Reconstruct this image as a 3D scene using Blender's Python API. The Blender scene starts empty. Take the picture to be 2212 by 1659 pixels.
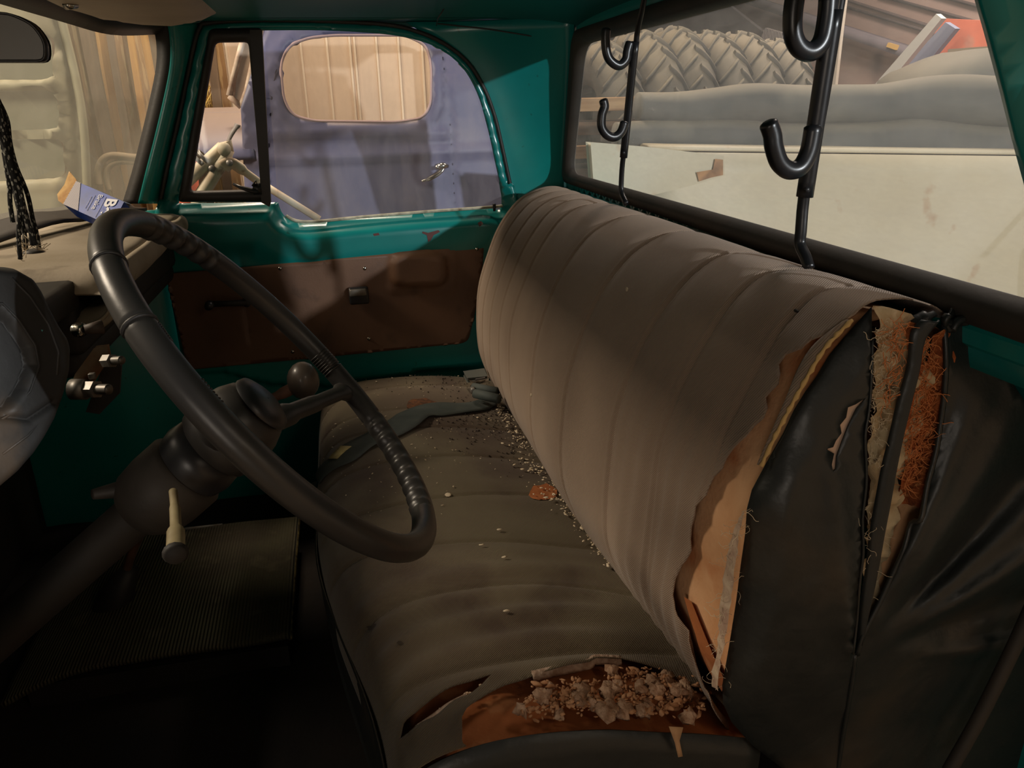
import bpy, bmesh, math, random
import numpy as np
from mathutils import Vector, Matrix, noise
from mathutils.geometry import delaunay_2d_cdt
random.seed(7); rng = np.random.default_rng(7)
SC = bpy.context.scene; COL = SC.collection
pi = math.pi

# ------------------------------------------------------------------ camera
F = 1661.0; CX, CY = 1106.0, 829.5
CAM = np.array([-1.50, 0.0, 1.22])
_dx = np.array([713.0-CX, -(240.0-CY), -F]); _dx /= np.linalg.norm(_dx)
_h = np.array([3713.0-CX, -(240.0-75.0-CY), -F])
_dz = np.cross(_h, _dx); _dz /= np.linalg.norm(_dz)
if _dz[1] < 0: _dz = -_dz
_dy = np.cross(_dz, _dx)
R = np.array([_dx, _dy, _dz])
cd = bpy.data.cameras.new('camera'); cam = bpy.data.objects.new('camera', cd); COL.objects.link(cam)
cam.matrix_world = Matrix.Translation(Vector(CAM)) @ Matrix(R.tolist()).to_4x4()
cd.sensor_width = 36; cd.lens = 36*F/2212; cd.clip_start = 0.02; cd.clip_end = 60
SC.camera = cam

# ------------------------------------------------------------------ world, lights, exposure
w = bpy.data.worlds.new('world'); SC.world = w; w.use_nodes = True
w.node_tree.nodes['Background'].inputs[0].default_value = (1.0, 0.86, 0.70, 1)
w.node_tree.nodes['Background'].inputs[1].default_value = 0.05
SC.view_settings.view_transform = 'Standard'; SC.view_settings.look = 'None'
SC.view_settings.exposure = 0.0; SC.view_settings.gamma = 1.0
try: SC.view_settings.use_curve_mapping = False
except Exception: pass

def aim(o, target):
    o.rotation_euler = (Vector(target)-o.location).to_track_quat('-Z', 'Y').to_euler()
def lamp(kind, name, loc, energy, col, size=0.1, target=None, spot=None):
    l = bpy.data.lights.new(name, kind); l.energy = energy; l.color = col
    if kind == 'AREA': l.size = size
    else: l.shadow_soft_size = size
    if spot: l.spot_size = spot; l.spot_blend = 0.4
    o = bpy.data.objects.new(name, l); COL.objects.link(o); o.location = loc
    if target: aim(o, target)
    return o
# low work lamp behind the driver's side: throws the hook shadow on the passenger door
lamp('POINT', 'work_lamp', (-4.52, -2.53, 2.05), 900, (0.92, 0.97, 1.0), 0.05)
# overhead barn lamps, then fills added for brightness
lamp('AREA', 'barn_and_fill_lamp', (0.5, 3.4, 3.6), 215, (1.0, 0.84, 0.64), 0.9, (0.2, 0.0, 0.9))
lamp('AREA', 'barn_and_fill_lamp', (2.3, 0.2, 4.2), 120, (1.0, 0.80, 0.60), 0.7, (3.2, 0.2, 0.6))
lamp('AREA', 'barn_and_fill_lamp', (1.5, -3.0, 4.4), 95, (1.0, 0.86, 0.74), 1.2, (1.2, -2.6, 0.6))
lamp('AREA', 'barn_and_fill_lamp', (3.6, -4.0, 4.4), 260, (1.0, 0.86, 0.76), 1.0, (4.0, -6.4, 1.6))  # added fill aimed at the rear boards to brighten them
lamp('AREA', 'barn_and_fill_lamp', (-3.4, 1.3, 1.20), 11, (1.0, 0.86, 0.72), 0.7, (0.0, -0.1, 1.25))  # added low fill outside the driver's side, brightens roof and door

lamp('AREA', 'barn_and_fill_lamp', (-2.5, -1.25, 2.15), 3.5, (1.0, 0.82, 0.62), 0.5, (-0.79, -0.6, 0.8))  # added warm fill for the vinyl seat end and its stuffing

# ------------------------------------------------------------------ projection helpers (pixels of the photo <-> the cab)
def ray(x, y):
    v = R @ np.array([x-CX, -(y-CY), -F]); return v/np.linalg.norm(v)
def at(x, y, ax, val):
    r = ray(x, y); i = 'XYZ'.index(ax); return CAM + (val-CAM[i])/r[i]*r
def proj(P):
    V = (np.atleast_2d(np.array(P, float))-CAM) @ R
    return np.stack([CX-F*V[:, 0]/V[:, 2], CY+F*V[:, 1]/V[:, 2]], 1)
def pxX(L, X): return [tuple(at(x, y, 'X', X)[1:]) for x, y in L]           # -> (y,z)
def pxY(L, Y): return [(at(x, y, 'Y', Y)[0], at(x, y, 'Y', Y)[2]) for x, y in L]  # -> (x,z)
def pxZ(L, Z): return [tuple(at(x, y, 'Z', Z)[:2]) for x, y in L]
def sstep(a, b, x):
    t = min(1, max(0, (x-a)/(b-a))); return t*t*(3-2*t)
def nz(p, s=1.0): return noise.noise(Vector(p)*s)

# ------------------------------------------------------------------ materials
def S(r, g, b):
    f = lambda c: (c/255/12.92 if c/255 <= 0.04045 else ((c/255+0.055)/1.055)**2.4)
    return (f(r), f(g), f(b), 1)
def mat(name, col, rough=0.6, metal=0.0, col2=None, scale=8, col3=None, scale3=60, amt3=0.5, bump=0.0, bscale=120, spec=0.5,
        stretch=None, coat=0, lo=0.35, hi=0.65, lo3=0.55, hi3=0.62, sheen=0):
    m = bpy.data.materials.new(name); m.use_nodes = True; nt = m.node_tree; N = nt.nodes; L = nt.links
    b = N['Principled BSDF']; b.inputs['Base Color'].default_value = col
    b.inputs['Roughness'].default_value = rough; b.inputs['Metallic'].default_value = metal
    b.inputs['Specular IOR Level'].default_value = spec
    if coat: b.inputs['Coat Weight'].default_value = coat; b.inputs['Coat Roughness'].default_value = 0.15
    if sheen: b.inputs['Sheen Weight'].default_value = sheen
    tc = N.new('ShaderNodeTexCoord'); mp = N.new('ShaderNodeMapping'); L.new(tc.outputs['Object'], mp.inputs[0])
    if stretch: mp.inputs['Scale'].default_value = stretch
    last = None
    def layer(prev, c, sc, lo, hi, amt, det=5):
        n = N.new('ShaderNodeTexNoise'); n.inputs['Scale'].default_value = sc; n.inputs['Detail'].default_value = det
        L.new(mp.outputs[0], n.inputs['Vector'])
        r = N.new('ShaderNodeMapRange'); r.inputs['From Min'].default_value = lo; r.inputs['From Max'].default_value = hi
        r.inputs['To Max'].default_value = amt; L.new(n.outputs['Fac'], r.inputs['Value'])
        x = N.new('ShaderNodeMix'); x.data_type = 'RGBA'; L.new(r.outputs[0], x.inputs['Factor'])
        if prev is None: x.inputs['A'].default_value = col
        else: L.new(prev, x.inputs['A'])
        x.inputs['B'].default_value = c; return x.outputs['Result']
    if col2: last = layer(last, col2, scale, lo, hi, 1.0)
    if col3: last = layer(last, col3, scale3, lo3, hi3, amt3)
    if last is not None: L.new(last, b.inputs['Base Color'])
    if bump:
        n = N.new('ShaderNodeTexNoise'); n.inputs['Scale'].default_value = bscale; n.inputs['Detail'].default_value = 4
        L.new(mp.outputs[0], n.inputs['Vector'])
        bp = N.new('ShaderNodeBump'); bp.inputs['Strength'].default_value = bump; bp.inputs['Distance'].default_value = 0.004
        L.new(n.outputs['Fac'], bp.inputs['Height']); L.new(bp.outputs[0], b.inputs['Normal'])
    return m
def wave(m, scale, strength=0.4, direction='DIAGONAL', dist=0.002, rot=None, distortion=0.4, color=None, profile='SIN'):
    """adds woven / ribbed relief (and optionally a colour line) in object space"""
    nt = m.node_tree; N = nt.nodes; L = nt.links; b = N['Principled BSDF']
    tc = N.new('ShaderNodeTexCoord'); mp = N.new('ShaderNodeMapping'); L.new(tc.outputs['Object'], mp.inputs[0])
    if rot: mp.inputs['Rotation'].default_value = rot
    wv = N.new('ShaderNodeTexWave'); wv.bands_direction = direction; wv.wave_profile = profile
    wv.inputs['Scale'].default_value = scale; wv.inputs['Distortion'].default_value = distortion
    L.new(mp.outputs[0], wv.inputs['Vector'])
    bp = N.new('ShaderNodeBump'); bp.inputs['Strength'].default_value = strength; bp.inputs['Distance'].default_value = dist
    L.new(wv.outputs['Fac'], bp.inputs['Height'])
    if b.inputs['Normal'].links: L.new(b.inputs['Normal'].links[0].from_socket, bp.inputs['Normal'])
    L.new(bp.outputs[0], b.inputs['Normal'])
    if color:
        x = N.new('ShaderNodeMix'); x.data_type = 'RGBA'
        r = N.new('ShaderNodeMapRange'); r.inputs['From Min'].default_value = color[1]; r.inputs['From Max'].default_value = color[2]
        r.inputs['To Max'].default_value = color[3]
        L.new(wv.outputs['Fac'], r.inputs['Value']); L.new(r.outputs[0], x.inputs['Factor'])
        if b.inputs['Base Color'].links: L.new(b.inputs['Base Color'].links[0].from_socket, x.inputs['A'])
        else: x.inputs['A'].default_value = b.inputs['Base Color'].default_value
        x.inputs['B'].default_value = color[0]; L.new(x.outputs['Result'], b.inputs['Base Color'])
    return m
def dust_up(m, col, amt=0.6, lo=0.1, hi=0.9):
    """settled dust on faces that look upward"""
    nt = m.node_tree; N = nt.nodes; L = nt.links; b = N['Principled BSDF']
    g = N.new('ShaderNodeNewGeometry'); s = N.new('ShaderNodeSeparateXYZ'); L.new(g.outputs['Normal'], s.inputs[0])
    r = N.new('ShaderNodeMapRange'); r.inputs['From Min'].default_value = lo; r.inputs['From Max'].default_value = hi; r.inputs['To Max'].default_value = amt
    L.new(s.outputs['Z'], r.inputs['Value'])
    x = N.new('ShaderNodeMix'); x.data_type = 'RGBA'; L.new(r.outputs[0], x.inputs['Factor'])
    if b.inputs['Base Color'].links: L.new(b.inputs['Base Color'].links[0].from_socket, x.inputs['A'])
    else: x.inputs['A'].default_value = b.inputs['Base Color'].default_value
    x.inputs['B'].default_value = col; L.new(x.outputs['Result'], b.inputs['Base Color'])
    return m
def glass(name, dust=0.10, dcol=(0.8, 0.75, 0.66, 1), streak=(3, 3, 3), refl=0.05, tint=(1, 1, 1, 1), lo=0.35, hi=0.75, extra=0.15):
    m = bpy.data.materials.new(name); m.use_nodes = True; nt = m.node_tree; N = nt.nodes; L = nt.links
    N.remove(N['Principled BSDF']); out = N['Material Output']
    t = N.new('ShaderNodeBsdfTransparent'); t.inputs[0].default_value = tint
    gl = N.new('ShaderNodeBsdfGlossy'); gl.inputs['Roughness'].default_value = 0.03; gl.inputs[0].default_value = (0.9, 0.95, 0.95, 1)
    di = N.new('ShaderNodeBsdfDiffuse'); di.inputs[0].default_value = dcol
    tl = N.new('ShaderNodeBsdfTranslucent'); tl.inputs[0].default_value = dcol
    ad = N.new('ShaderNodeMixShader'); ad.inputs[0].default_value = 0.5; L.new(di.outputs[0], ad.inputs[1]); L.new(tl.outputs[0], ad.inputs[2])
    m1 = N.new('ShaderNodeMixShader'); m1.inputs[0].default_value = refl; L.new(t.outputs[0], m1.inputs[1]); L.new(gl.outputs[0], m1.inputs[2])
    tc = N.new('ShaderNodeTexCoord'); mp = N.new('ShaderNodeMapping'); mp.inputs['Scale'].default_value = streak; L.new(tc.outputs['Object'], mp.inputs[0])
    n = N.new('ShaderNodeTexNoise'); n.inputs['Scale'].default_value = 4; n.inputs['Detail'].default_value = 8; n.inputs['Roughness'].default_value = 0.65
    L.new(mp.outputs[0], n.inputs['Vector'])
    r = N.new('ShaderNodeMapRange'); r.inputs['From Min'].default_value = lo; r.inputs['From Max'].default_value = hi
    r.inputs['To Min'].default_value = dust; r.inputs['To Max'].default_value = dust+extra; L.new(n.outputs['Fac'], r.inputs['Value'])
    m2 = N.new('ShaderNodeMixShader'); L.new(r.outputs[0], m2.inputs[0]); L.new(m1.outputs[0], m2.inputs[1]); L.new(ad.outputs[0], m2.inputs[2])
    L.new(m2.outputs[0], out.inputs['Surface']); return m

TEAL = mat('teal_paint', S(14, 128, 122), 0.30, col2=S(10, 112, 110), scale=3, col3=S(30, 70, 62), scale3=45, lo3=0.70, hi3=0.74, amt3=0.7, coat=0.25, bump=0.04, bscale=25)
TEALR = mat('teal_roof_paint', S(12, 104, 100), 0.45, col2=S(12, 92, 90), scale=3, bump=0.05, bscale=20)
SEAL = mat('black_rubber', S(34, 33, 32), 0.55, col2=S(48, 44, 40), scale=9, bump=0.1, bscale=90)
SEALB = mat('dusty_rubber', S(44, 41, 37), 0.7, col2=S(62, 54, 46), scale=6, bump=0.15, bscale=60)
TRIMB = mat('brown_hardboard', S(112, 82, 62), 0.45, col2=S(92, 66, 50), scale=5, bump=0.08, bscale=200, col3=S(60, 44, 34), scale3=14, lo3=0.6, hi3=0.75, amt3=0.5)
CHROME = mat('worn_chrome', S(200, 196, 186), 0.22, 1.0, col2=S(150, 145, 135), scale=40)
STEEL = mat('dull_steel', S(140, 138, 134), 0.5, 0.75, col2=S(110, 100, 88), scale=30)
BLKP = mat('black_plastic', S(30, 30, 32), 0.36, col2=S(40, 39, 40), scale=12, bump=0.05, bscale=60)
RACK = mat('black_rack_coating', S(20, 20, 22), 0.32, col2=S(30, 30, 32), scale=14, bump=0.05, bscale=40)
WHEELM = mat('worn_wheel_plastic', S(42, 41, 41), 0.38, col2=S(54, 51, 48), scale=9, bump=0.06, bscale=80)
BEIGE = mat('beige_dash_cover', S(158, 146, 128), 0.75, col2=S(140, 128, 108), scale=7, bump=0.12, bscale=160, col3=S(96, 86, 70), scale3=10, lo3=0.6, hi3=0.7, amt3=0.5)
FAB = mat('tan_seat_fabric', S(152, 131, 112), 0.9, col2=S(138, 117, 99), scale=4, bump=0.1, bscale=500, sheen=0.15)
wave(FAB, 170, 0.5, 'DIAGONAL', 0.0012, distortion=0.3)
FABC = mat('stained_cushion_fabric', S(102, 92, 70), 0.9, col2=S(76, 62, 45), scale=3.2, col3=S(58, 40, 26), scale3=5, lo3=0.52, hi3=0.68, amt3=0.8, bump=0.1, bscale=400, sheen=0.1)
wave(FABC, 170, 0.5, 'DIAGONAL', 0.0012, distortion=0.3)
VIN = mat('black_vinyl', S(34, 38, 38), 0.42, col2=S(42, 44, 42), scale=7, bump=0.25, bscale=55, col3=S(76, 64, 50), scale3=5, lo3=0.58, hi3=0.72, amt3=0.45)
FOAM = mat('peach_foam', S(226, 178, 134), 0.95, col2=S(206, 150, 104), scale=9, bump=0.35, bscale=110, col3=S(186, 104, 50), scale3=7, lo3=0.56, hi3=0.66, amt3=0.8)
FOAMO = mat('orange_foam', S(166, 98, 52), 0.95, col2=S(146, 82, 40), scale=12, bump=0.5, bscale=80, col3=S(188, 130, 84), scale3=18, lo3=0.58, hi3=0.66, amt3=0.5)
COTTON = mat('cotton_batting', S(206, 186, 150), 0.95, col2=S(176, 148, 108), scale=28, bump=0.8, bscale=90, col3=S(90, 70, 48), scale3=60, lo3=0.64, hi3=0.68, amt3=0.7)
COIR = mat('rust_coir', S(178, 98, 48), 0.95, col2=S(132, 64, 30), scale=40, bump=1.0, bscale=150, col3=S(214, 150, 96), scale3=70, lo3=0.58, hi3=0.64, amt3=0.6)
COIRF = mat('coir_fibre', S(214, 134, 78), 0.8)
THREAD = mat('pale_thread', S(214, 196, 166), 0.85)
CRUMB = mat('foam_crumbs', S(206, 192, 168), 0.9, col2=S(176, 156, 126), scale=60)
DIRT = mat('dark_dirt', S(52, 40, 30), 0.95, col2=S(34, 26, 20), scale=60)
DARK = mat('dark_metal', S(26, 24, 22), 0.7, col2=S(40, 34, 28), scale=12, bump=0.2, bscale=40)
FLOORM = mat('dirty_cab_floor', S(34, 27, 20), 0.95, col2=S(20, 17, 14), scale=6, bump=0.5, bscale=50)
MATM = mat('olive_ribbed_rubber', S(92, 88, 62), 0.7, col2=S(70, 62, 44), scale=7, col3=S(120, 112, 84), scale3=14, lo3=0.6, hi3=0.7, amt3=0.5)
BRASS = mat('brass_edge', S(190, 170, 110), 0.35, 0.8, col2=S(90, 80, 60), scale=60)
VISOR = mat('visor_vinyl', S(182, 166, 142), 0.6, col2=S(168, 150, 128), scale=6, bump=0.08, bscale=150)
CLU = mat('grey_bezel_plastic', S(52, 51, 50), 0.6, col2=S(42, 40, 38), scale=8, bump=0.12, bscale=90, col3=S(96, 76, 56), scale3=9, lo3=0.58, hi3=0.7, amt3=0.5)
RUSTY = mat('rusty_bracket', S(126, 112, 92), 0.5, 0.4, col2=S(110, 70, 40), scale=22, bump=0.2)

# ------------------------------------------------------------------ mesh helpers
def tag(o, label=None, cat=None, group=None, kind=None):
    for k, v in (('label', label), ('category', cat), ('group', group), ('kind', kind)):
        if v: o[k] = v
    return o
def empty(name, loc, label=None, cat=None, group=None, kind=None):
    o = bpy.data.objects.new(name, None); o.location = loc; o.empty_display_size = 0.05; COL.objects.link(o)
    return tag(o, label, cat, group, kind)
def wloc(o):
    v = Vector(o.location)
    while o.parent: o = o.parent; v += Vector(o.location)
    return v
def mk(name, V, Fc, m, parent=None, smooth=True, thick=0, off=-1, bevel=0, sub=0):
    V = np.array([tuple(v) for v in V], float); c = (V.min(0)+V.max(0))/2
    if parent is None: c[2] = V[:, 2].min()
    me = bpy.data.meshes.new(name); me.from_pydata([tuple(v) for v in V-c], [], [tuple(f) for f in Fc]); me.update()
    if smooth: me.polygons.foreach_set('use_smooth', [True]*len(me.polygons))
    me.materials.append(m)
    o = bpy.data.objects.new(name, me); COL.objects.link(o)
    o.location = Vector(c)-(wloc(parent) if parent else Vector((0, 0, 0)))
    if parent: o.parent = parent
    if bevel:
        b = o.modifiers.new('bevel', 'BEVEL'); b.width = bevel; b.segments = 2; b.limit_method = 'ANGLE'
    if thick:
        s = o.modifiers.new('solid', 'SOLIDIFY'); s.thickness = thick; s.offset = off
    if sub:
        s = o.modifiers.new('sub', 'SUBSURF'); s.levels = sub; s.render_levels = sub
    return o
class MB:
    def __init__(s): s.v = []; s.f = []
    def add(s, V, Fc):
        n = len(s.v); s.v += [tuple(v) for v in V]; s.f += [tuple(i+n for i in f) for f in Fc]; return s
    def box(s, c, d, rot=None):
        M = rot if rot is not None else Matrix.Identity(3)
        P = [Vector(c)+M@Vector((x*d[0]/2, y*d[1]/2, z*d[2]/2)) for x in (-1, 1) for y in (-1, 1) for z in (-1, 1)]
        return s.add(P, [(0, 1, 3, 2), (4, 6, 7, 5), (0, 4, 5, 1), (2, 3, 7, 6), (0, 2, 6, 4), (1, 5, 7, 3)])
    def tube(s, P, r, n=10, closed=False, flat=None): return s.add(*tube(P, r, n, closed, flat))
    def build(s, name, m, parent=None, **k): return mk(name, s.v, s.f, m, parent, **k)
def catmull(P, k=6, closed=False):
    P = [np.array(p, float) for p in P]; n = len(P); out = []
    rngs = range(n if closed else n-1)
    for i in rngs:
        g = (lambda j: P[j % n]) if closed else (lambda j: P[min(max(j, 0), n-1)])
        a, b, c, d = g(i-1), g(i), g(i+1), g(i+2)
        for t in np.linspace(0, 1, k, endpoint=False):
            out.append(0.5*((2*b)+(c-a)*t+(2*a-5*b+4*c-d)*t*t+(3*b-a-3*c+d)*t**3))
    if not closed: out.append(P[-1])
    return out
def tube(P, r, n=10, closed=False, flat=None):
    """sweep a circle; r scalar or list; flat = (scale_u, scale_v)"""
    P = [Vector(p) for p in P]; m = len(P); rr = r if hasattr(r, '__len__') else [r]*m
    T = []
    for i in range(m):
        a = P[(i-1) % m] if closed or i > 0 else P[i]; b = P[(i+1) % m] if closed or i < m-1 else P[i]
        T.append((b-a).normalized())
    u = T[0].orthogonal().normalized(); V = []; Fc = []
    for i in range(m):
        u = (u-T[i]*u.dot(T[i])); u = u.normalized() if u.length > 1e-6 else T[i].orthogonal().normalized()
        v = T[i].cross(u); su, sv = flat or (1, 1)
        for k in range(n):
            a = 2*pi*k/n; V.append(P[i]+(u*math.cos(a)*su+v*math.sin(a)*sv)*rr[i])
    for i in range(m if closed else m-1):
        for k in range(n):
            j = (i+1) % m; Fc.append((i*n+k, i*n+(k+1) % n, j*n+(k+1) % n, j*n+k))
    if not closed:
        V.append(P[0]); V.append(P[-1]); a, b = len(V)-2, len(V)-1
        for k in range(n): Fc.append((a, (k+1) % n, k)); Fc.append((b, (m-1)*n+k, (m-1)*n+(k+1) % n))
    return V, Fc
def ball(c, r, n=10, sc=(1, 1, 1)):
    V = []; Fc = []; m = n//2+2
    for i in range(m+1):
        th = pi*i/m
        for k in range(n): a = 2*pi*k/n; V.append((c[0]+r*sc[0]*math.sin(th)*math.cos(a), c[1]+r*sc[1]*math.sin(th)*math.sin(a), c[2]+r*sc[2]*math.cos(th)))
    for i in range(m):
        for k in range(n): Fc.append((i*n+k, (i+1)*n+k, (i+1)*n+(k+1) % n, i*n+(k+1) % n))
    return V, Fc
def grid(fn, U, W, flip=False):
    V = [fn(u, v) for u in U for v in W]; n = len(W)
    Fc = [(i*n+j, i*n+j+1, (i+1)*n+j+1, (i+1)*n+j) for i in range(len(U)-1) for j in range(n-1)]
    if flip: Fc = [f[::-1] for f in Fc]
    return V, Fc
def inside(p, poly):
    x, y = p; c = False; n = len(poly)
    for i in range(n):
        x1, y1 = poly[i][:2]; x2, y2 = poly[i-1][:2]
        if (y1 > y) != (y2 > y) and x < (x2-x1)*(y-y1)/(y2-y1)+x1: c = not c
    return c
def resample(L, st):
    out = []
    for i in range(len(L)):
        a = np.array(L[i], float); b = np.array(L[(i+1) % len(L)], float); d = np.linalg.norm(b-a)
        k = max(1, int(math.ceil(d/st)))
        out += [a+(b-a)*t/k for t in range(k)]
    return out
def ins_np(P, poly):
    c = np.zeros(len(P), bool); q = np.array([p[:2] for p in poly], float); x, y = P[:, 0], P[:, 1]
    for i in range(len(q)):
        x1, y1 = q[i]; x2, y2 = q[i-1]
        if y1 == y2: continue
        c ^= ((y1 > y) != (y2 > y)) & (x < (x2-x1)*(y-y1)/(y2-y1)+x1)
    return c
def region(outer, holes=(), step=0.02, sx=1.0):
    """triangulated 2D region with holes and interior points; sx < 1 packs the points denser along u"""
    pts = []; edges = []
    for L in [outer]+list(holes):
        Q = resample(L, step); s = len(pts); pts += Q
        edges += [(s+i, s+(i+1) % len(Q)) for i in range(len(Q))]
    A = np.array(pts); O = np.array([p[:2] for p in outer], float); x0, y0 = O.min(0); x1, y1 = O.max(0)
    X, Y = np.meshgrid(np.arange(x0+step*sx/2, x1, step*sx), np.arange(y0+step*.43, y1, step*0.87)); X = X.copy(); X[::2] += step*sx/2
    G = np.stack([X.ravel(), Y.ravel()], 1); k = ins_np(G, outer)
    for h in holes: k &= ~ins_np(G, h)
    G = G[k]; B = A
    if len(G):
        d = np.full(len(G), 1e9)
        for i in range(0, len(B), 200): d = np.minimum(d, ((G[:, None]-B[None, i:i+200])**2).sum(2).min(1))
        G = G[d > (0.4*step*min(1, sx*1.5))**2]
    pts = list(A)+list(G)
    r = delaunay_2d_cdt([Vector((float(p[0]), float(p[1]))) for p in pts], edges, [], 0, 1e-7)
    V = [tuple(v) for v in r[0]]; tri = [tuple(f) for f in r[2]]; VA = np.array(V); C = np.array([VA[list(f)].mean(0) for f in tri]); k = ins_np(C, outer)
    for h in holes: k &= ~ins_np(C, h)
    Fc = [f for f, q in zip(tri, k) if q]
    used = sorted({i for f in Fc for i in f}); mp = {a: i for i, a in enumerate(used)}
    return [V[i] for i in used], [tuple(mp[i] for i in f) for f in Fc]
def sheet(name, outer, holes, step, fn, m, parent=None, flip=False, **k):
    V, Fc = region(outer, holes, step)
    if flip: Fc = [f[::-1] for f in Fc]
    return mk(name, [fn(*v) for v in V], Fc, m, parent, **k)
def seg_d(p, L):
    """distance from 2D point to polyline"""
    p = np.array(p[:2], float); L = np.array(L, float); a = L[:-1]; b = L[1:]; d = b-a
    t = np.clip(((p-a)*d).sum(1)/np.maximum((d*d).sum(1), 1e-12), 0, 1)
    return float(np.sqrt(((a+d*t[:, None]-p)**2).sum(1)).min())
def loft(A, B, closed=True):
    n = len(A); V = list(A)+list(B); e = n if closed else n-1
    return V, [(i, (i+1) % n, n+(i+1) % n, n+i) for i in range(e)]
def loftn(rings, closed=True):
    V = []; Fc = []; n = len(rings[0])
    for Rg in rings: V += [tuple(p) for p in Rg]
    for k in range(len(rings)-1):
        for i in range(n if closed else n-1): Fc.append((k*n+i, k*n+(i+1) % n, (k+1)*n+(i+1) % n, (k+1)*n+i))
    return V, Fc
def inset2(L, d):
    """offset a closed 2D loop inward by d (mitred)"""
    L = [np.array(p, float) for p in L]; n = len(L); ar = sum(L[i][0]*L[(i+1) % n][1]-L[(i+1) % n][0]*L[i][1] for i in range(n)); s = 1 if ar > 0 else -1
    out = []
    for i in range(n):
        a = L[i]-L[i-1]; b = L[(i+1) % n]-L[i]; a = a/(np.linalg.norm(a)+1e-9); b = b/(np.linalg.norm(b)+1e-9)
        na = np.array([-a[1], a[0]])*s; nb = np.array([-b[1], b[0]])*s; m_ = na+nb; k = np.dot(m_, na)
        out.append(L[i]+m_*d/max(k, 0.5))
    return out
def rnd(L, r=0.03, k=4):
    """round the corners of a closed loop"""
    L = [np.array(p, float) for p in L]; out = []; n = len(L)
    for i in range(n):
        p = L[i]; a = L[i-1]-p; b = L[(i+1) % n]-p; la, lb = np.linalg.norm(a), np.linalg.norm(b)
        d = min(r, la*0.45, lb*0.45); A = p+a/la*d; B = p+b/lb*d
        for t in np.linspace(0, 1, k+1): out.append((1-t)**2*A+2*t*(1-t)*p+t*t*B)
    return out

XD = 0.86    # passenger door plane
YR = -0.68   # rear window plane

# ================================================================== CAB SHELL
# --- rear wall of the cab with the window opening
gas_out = rnd([(-0.985, 0.975), (0.812, 0.998), (0.705, 1.415), (-0.84, 1.415)], 0.05, 5)
gas_in = rnd([(-0.935, 1.020), (0.757, 1.030), (0.640, 1.372), (-0.80, 1.372)], 0.055, 5)
def f_rw(x, z): return (x, YR-0.004*nz((x, 0, z), 3), z)
rw = sheet('wall_rear', [(-0.99, 0.93), (0.79, 0.93), (0.86, 0.96), (0.80, 1.50), (-0.90, 1.50), (-0.99, 1.2)],
           [[tuple(p) for p in inset2(gas_out, 0.012)]], 0.05, f_rw, TEAL, thick=0.012, off=1)
tag(rw, 'teal painted rear panel of the cab around the back window', 'cab wall', kind='structure')
b = MB()   # lower back panel behind the seat and the ledge under the window
b.add(*loftn([[(-0.99, YR+0.004, 0.985), (0.86, YR+0.004, 0.985)], [(-0.99, YR+0.009, 0.975), (0.86, YR+0.009, 0.975)], [(-0.99, YR+0.009, 0.958), (0.86, YR+0.009, 0.958)],
              [(-0.99, YR-0.01, 0.945), (0.86, YR-0.01, 0.945)], [(-0.99, -0.90, 0.925), (0.86, -0.90, 0.925)], [(-0.99, -0.90, 0.02), (0.86, -0.90, 0.02)]], closed=False))
b.build('back_panel', TEAL, rw, smooth=False)
# --- rear window gasket + glass
wn = empty('window_1', (0, YR, 1.0), 'back window with dusty glass in a black rubber gasket', 'window', kind='structure')
def ringY(L, y): return [(p[0], y, p[1]) for p in L]
mid1 = inset2(gas_out, 0.006); mid2 = inset2(gas_out, 0.022); mid3 = inset2(gas_in, -0.008)
V, Fc = loftn([ringY(gas_out, YR), ringY(mid1, YR+0.018), ringY(mid2, YR+0.024), ringY(mid3, YR+0.020), ringY(gas_in, YR+0.004), ringY(gas_in, YR-0.006)])
mk('gasket', V, Fc, SEALB, wn)
GLR = glass('dusty_rear_glass', 0.17, (0.80, 0.76, 0.70, 1), (1.6, 1.6, 6), refl=0.035, extra=0.16)
V, Fc = region([tuple(p) for p in gas_in], [], 0.2)
mk('glass', [(x, YR-0.004, z) for x, z in V], Fc, GLR, wn, smooth=False)
# --- roof
def f_roof(x, y):
    z = 1.480-0.030*max(0, (abs(x)-0.40)/0.40)**2.5
    if y < -0.45: z -= 0.05*((-0.45-y)/0.25)**2
    return (x, y, z)
V, Fc = grid(f_roof, np.linspace(-0.86, 0.80, 30), np.linspace(-0.70, 0.50, 30))
rf = mk('ceiling', V, Fc, TEALR); tag(rf, 'dark teal painted steel roof of the cab seen from inside', 'roof', kind='structure')
V, Fc = grid(lambda x, y: (x, y, 1.51), np.linspace(-0.95, 0.95, 3), np.linspace(-0.74, 0.56, 3)); mk('outer_skin', V, Fc, TEALR, rf, thick=.01)
# roof side rail above the passenger door
V, Fc = loftn([[(0.79, y, f_roof(0.79, y)[2]-0.001) for y in np.linspace(-0.66, 0.5, 24)], [(0.82, y, 1.452+0.0*y) for y in np.linspace(-0.66, 0.5, 24)],
               [(0.85, y, 1.451) for y in np.linspace(-0.66, 0.5, 24)], [(0.90, y, 1.449) for y in np.linspace(-0.66, 0.5, 24)], [(0.92, y, 1.51) for y in np.linspace(-0.66, 0.5, 24)]], closed=False)
mk('side_rail', V, Fc, TEALR, rf)
sm = MB(); sm.tube([(0.60, -0.30, 1.452), (0.72, -0.30, 1.442), (0.83, -0.31, 1.436)], 0.0016, 6)
sm.tube([(0.80, -0.31, 1.438), (0.80, -0.45, 1.424), (0.78, -0.58, 1.402), (0.74, -0.665, 1.385)], 0.002, 6)
sm.build('panel_seam', SEAL, rf)
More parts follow.
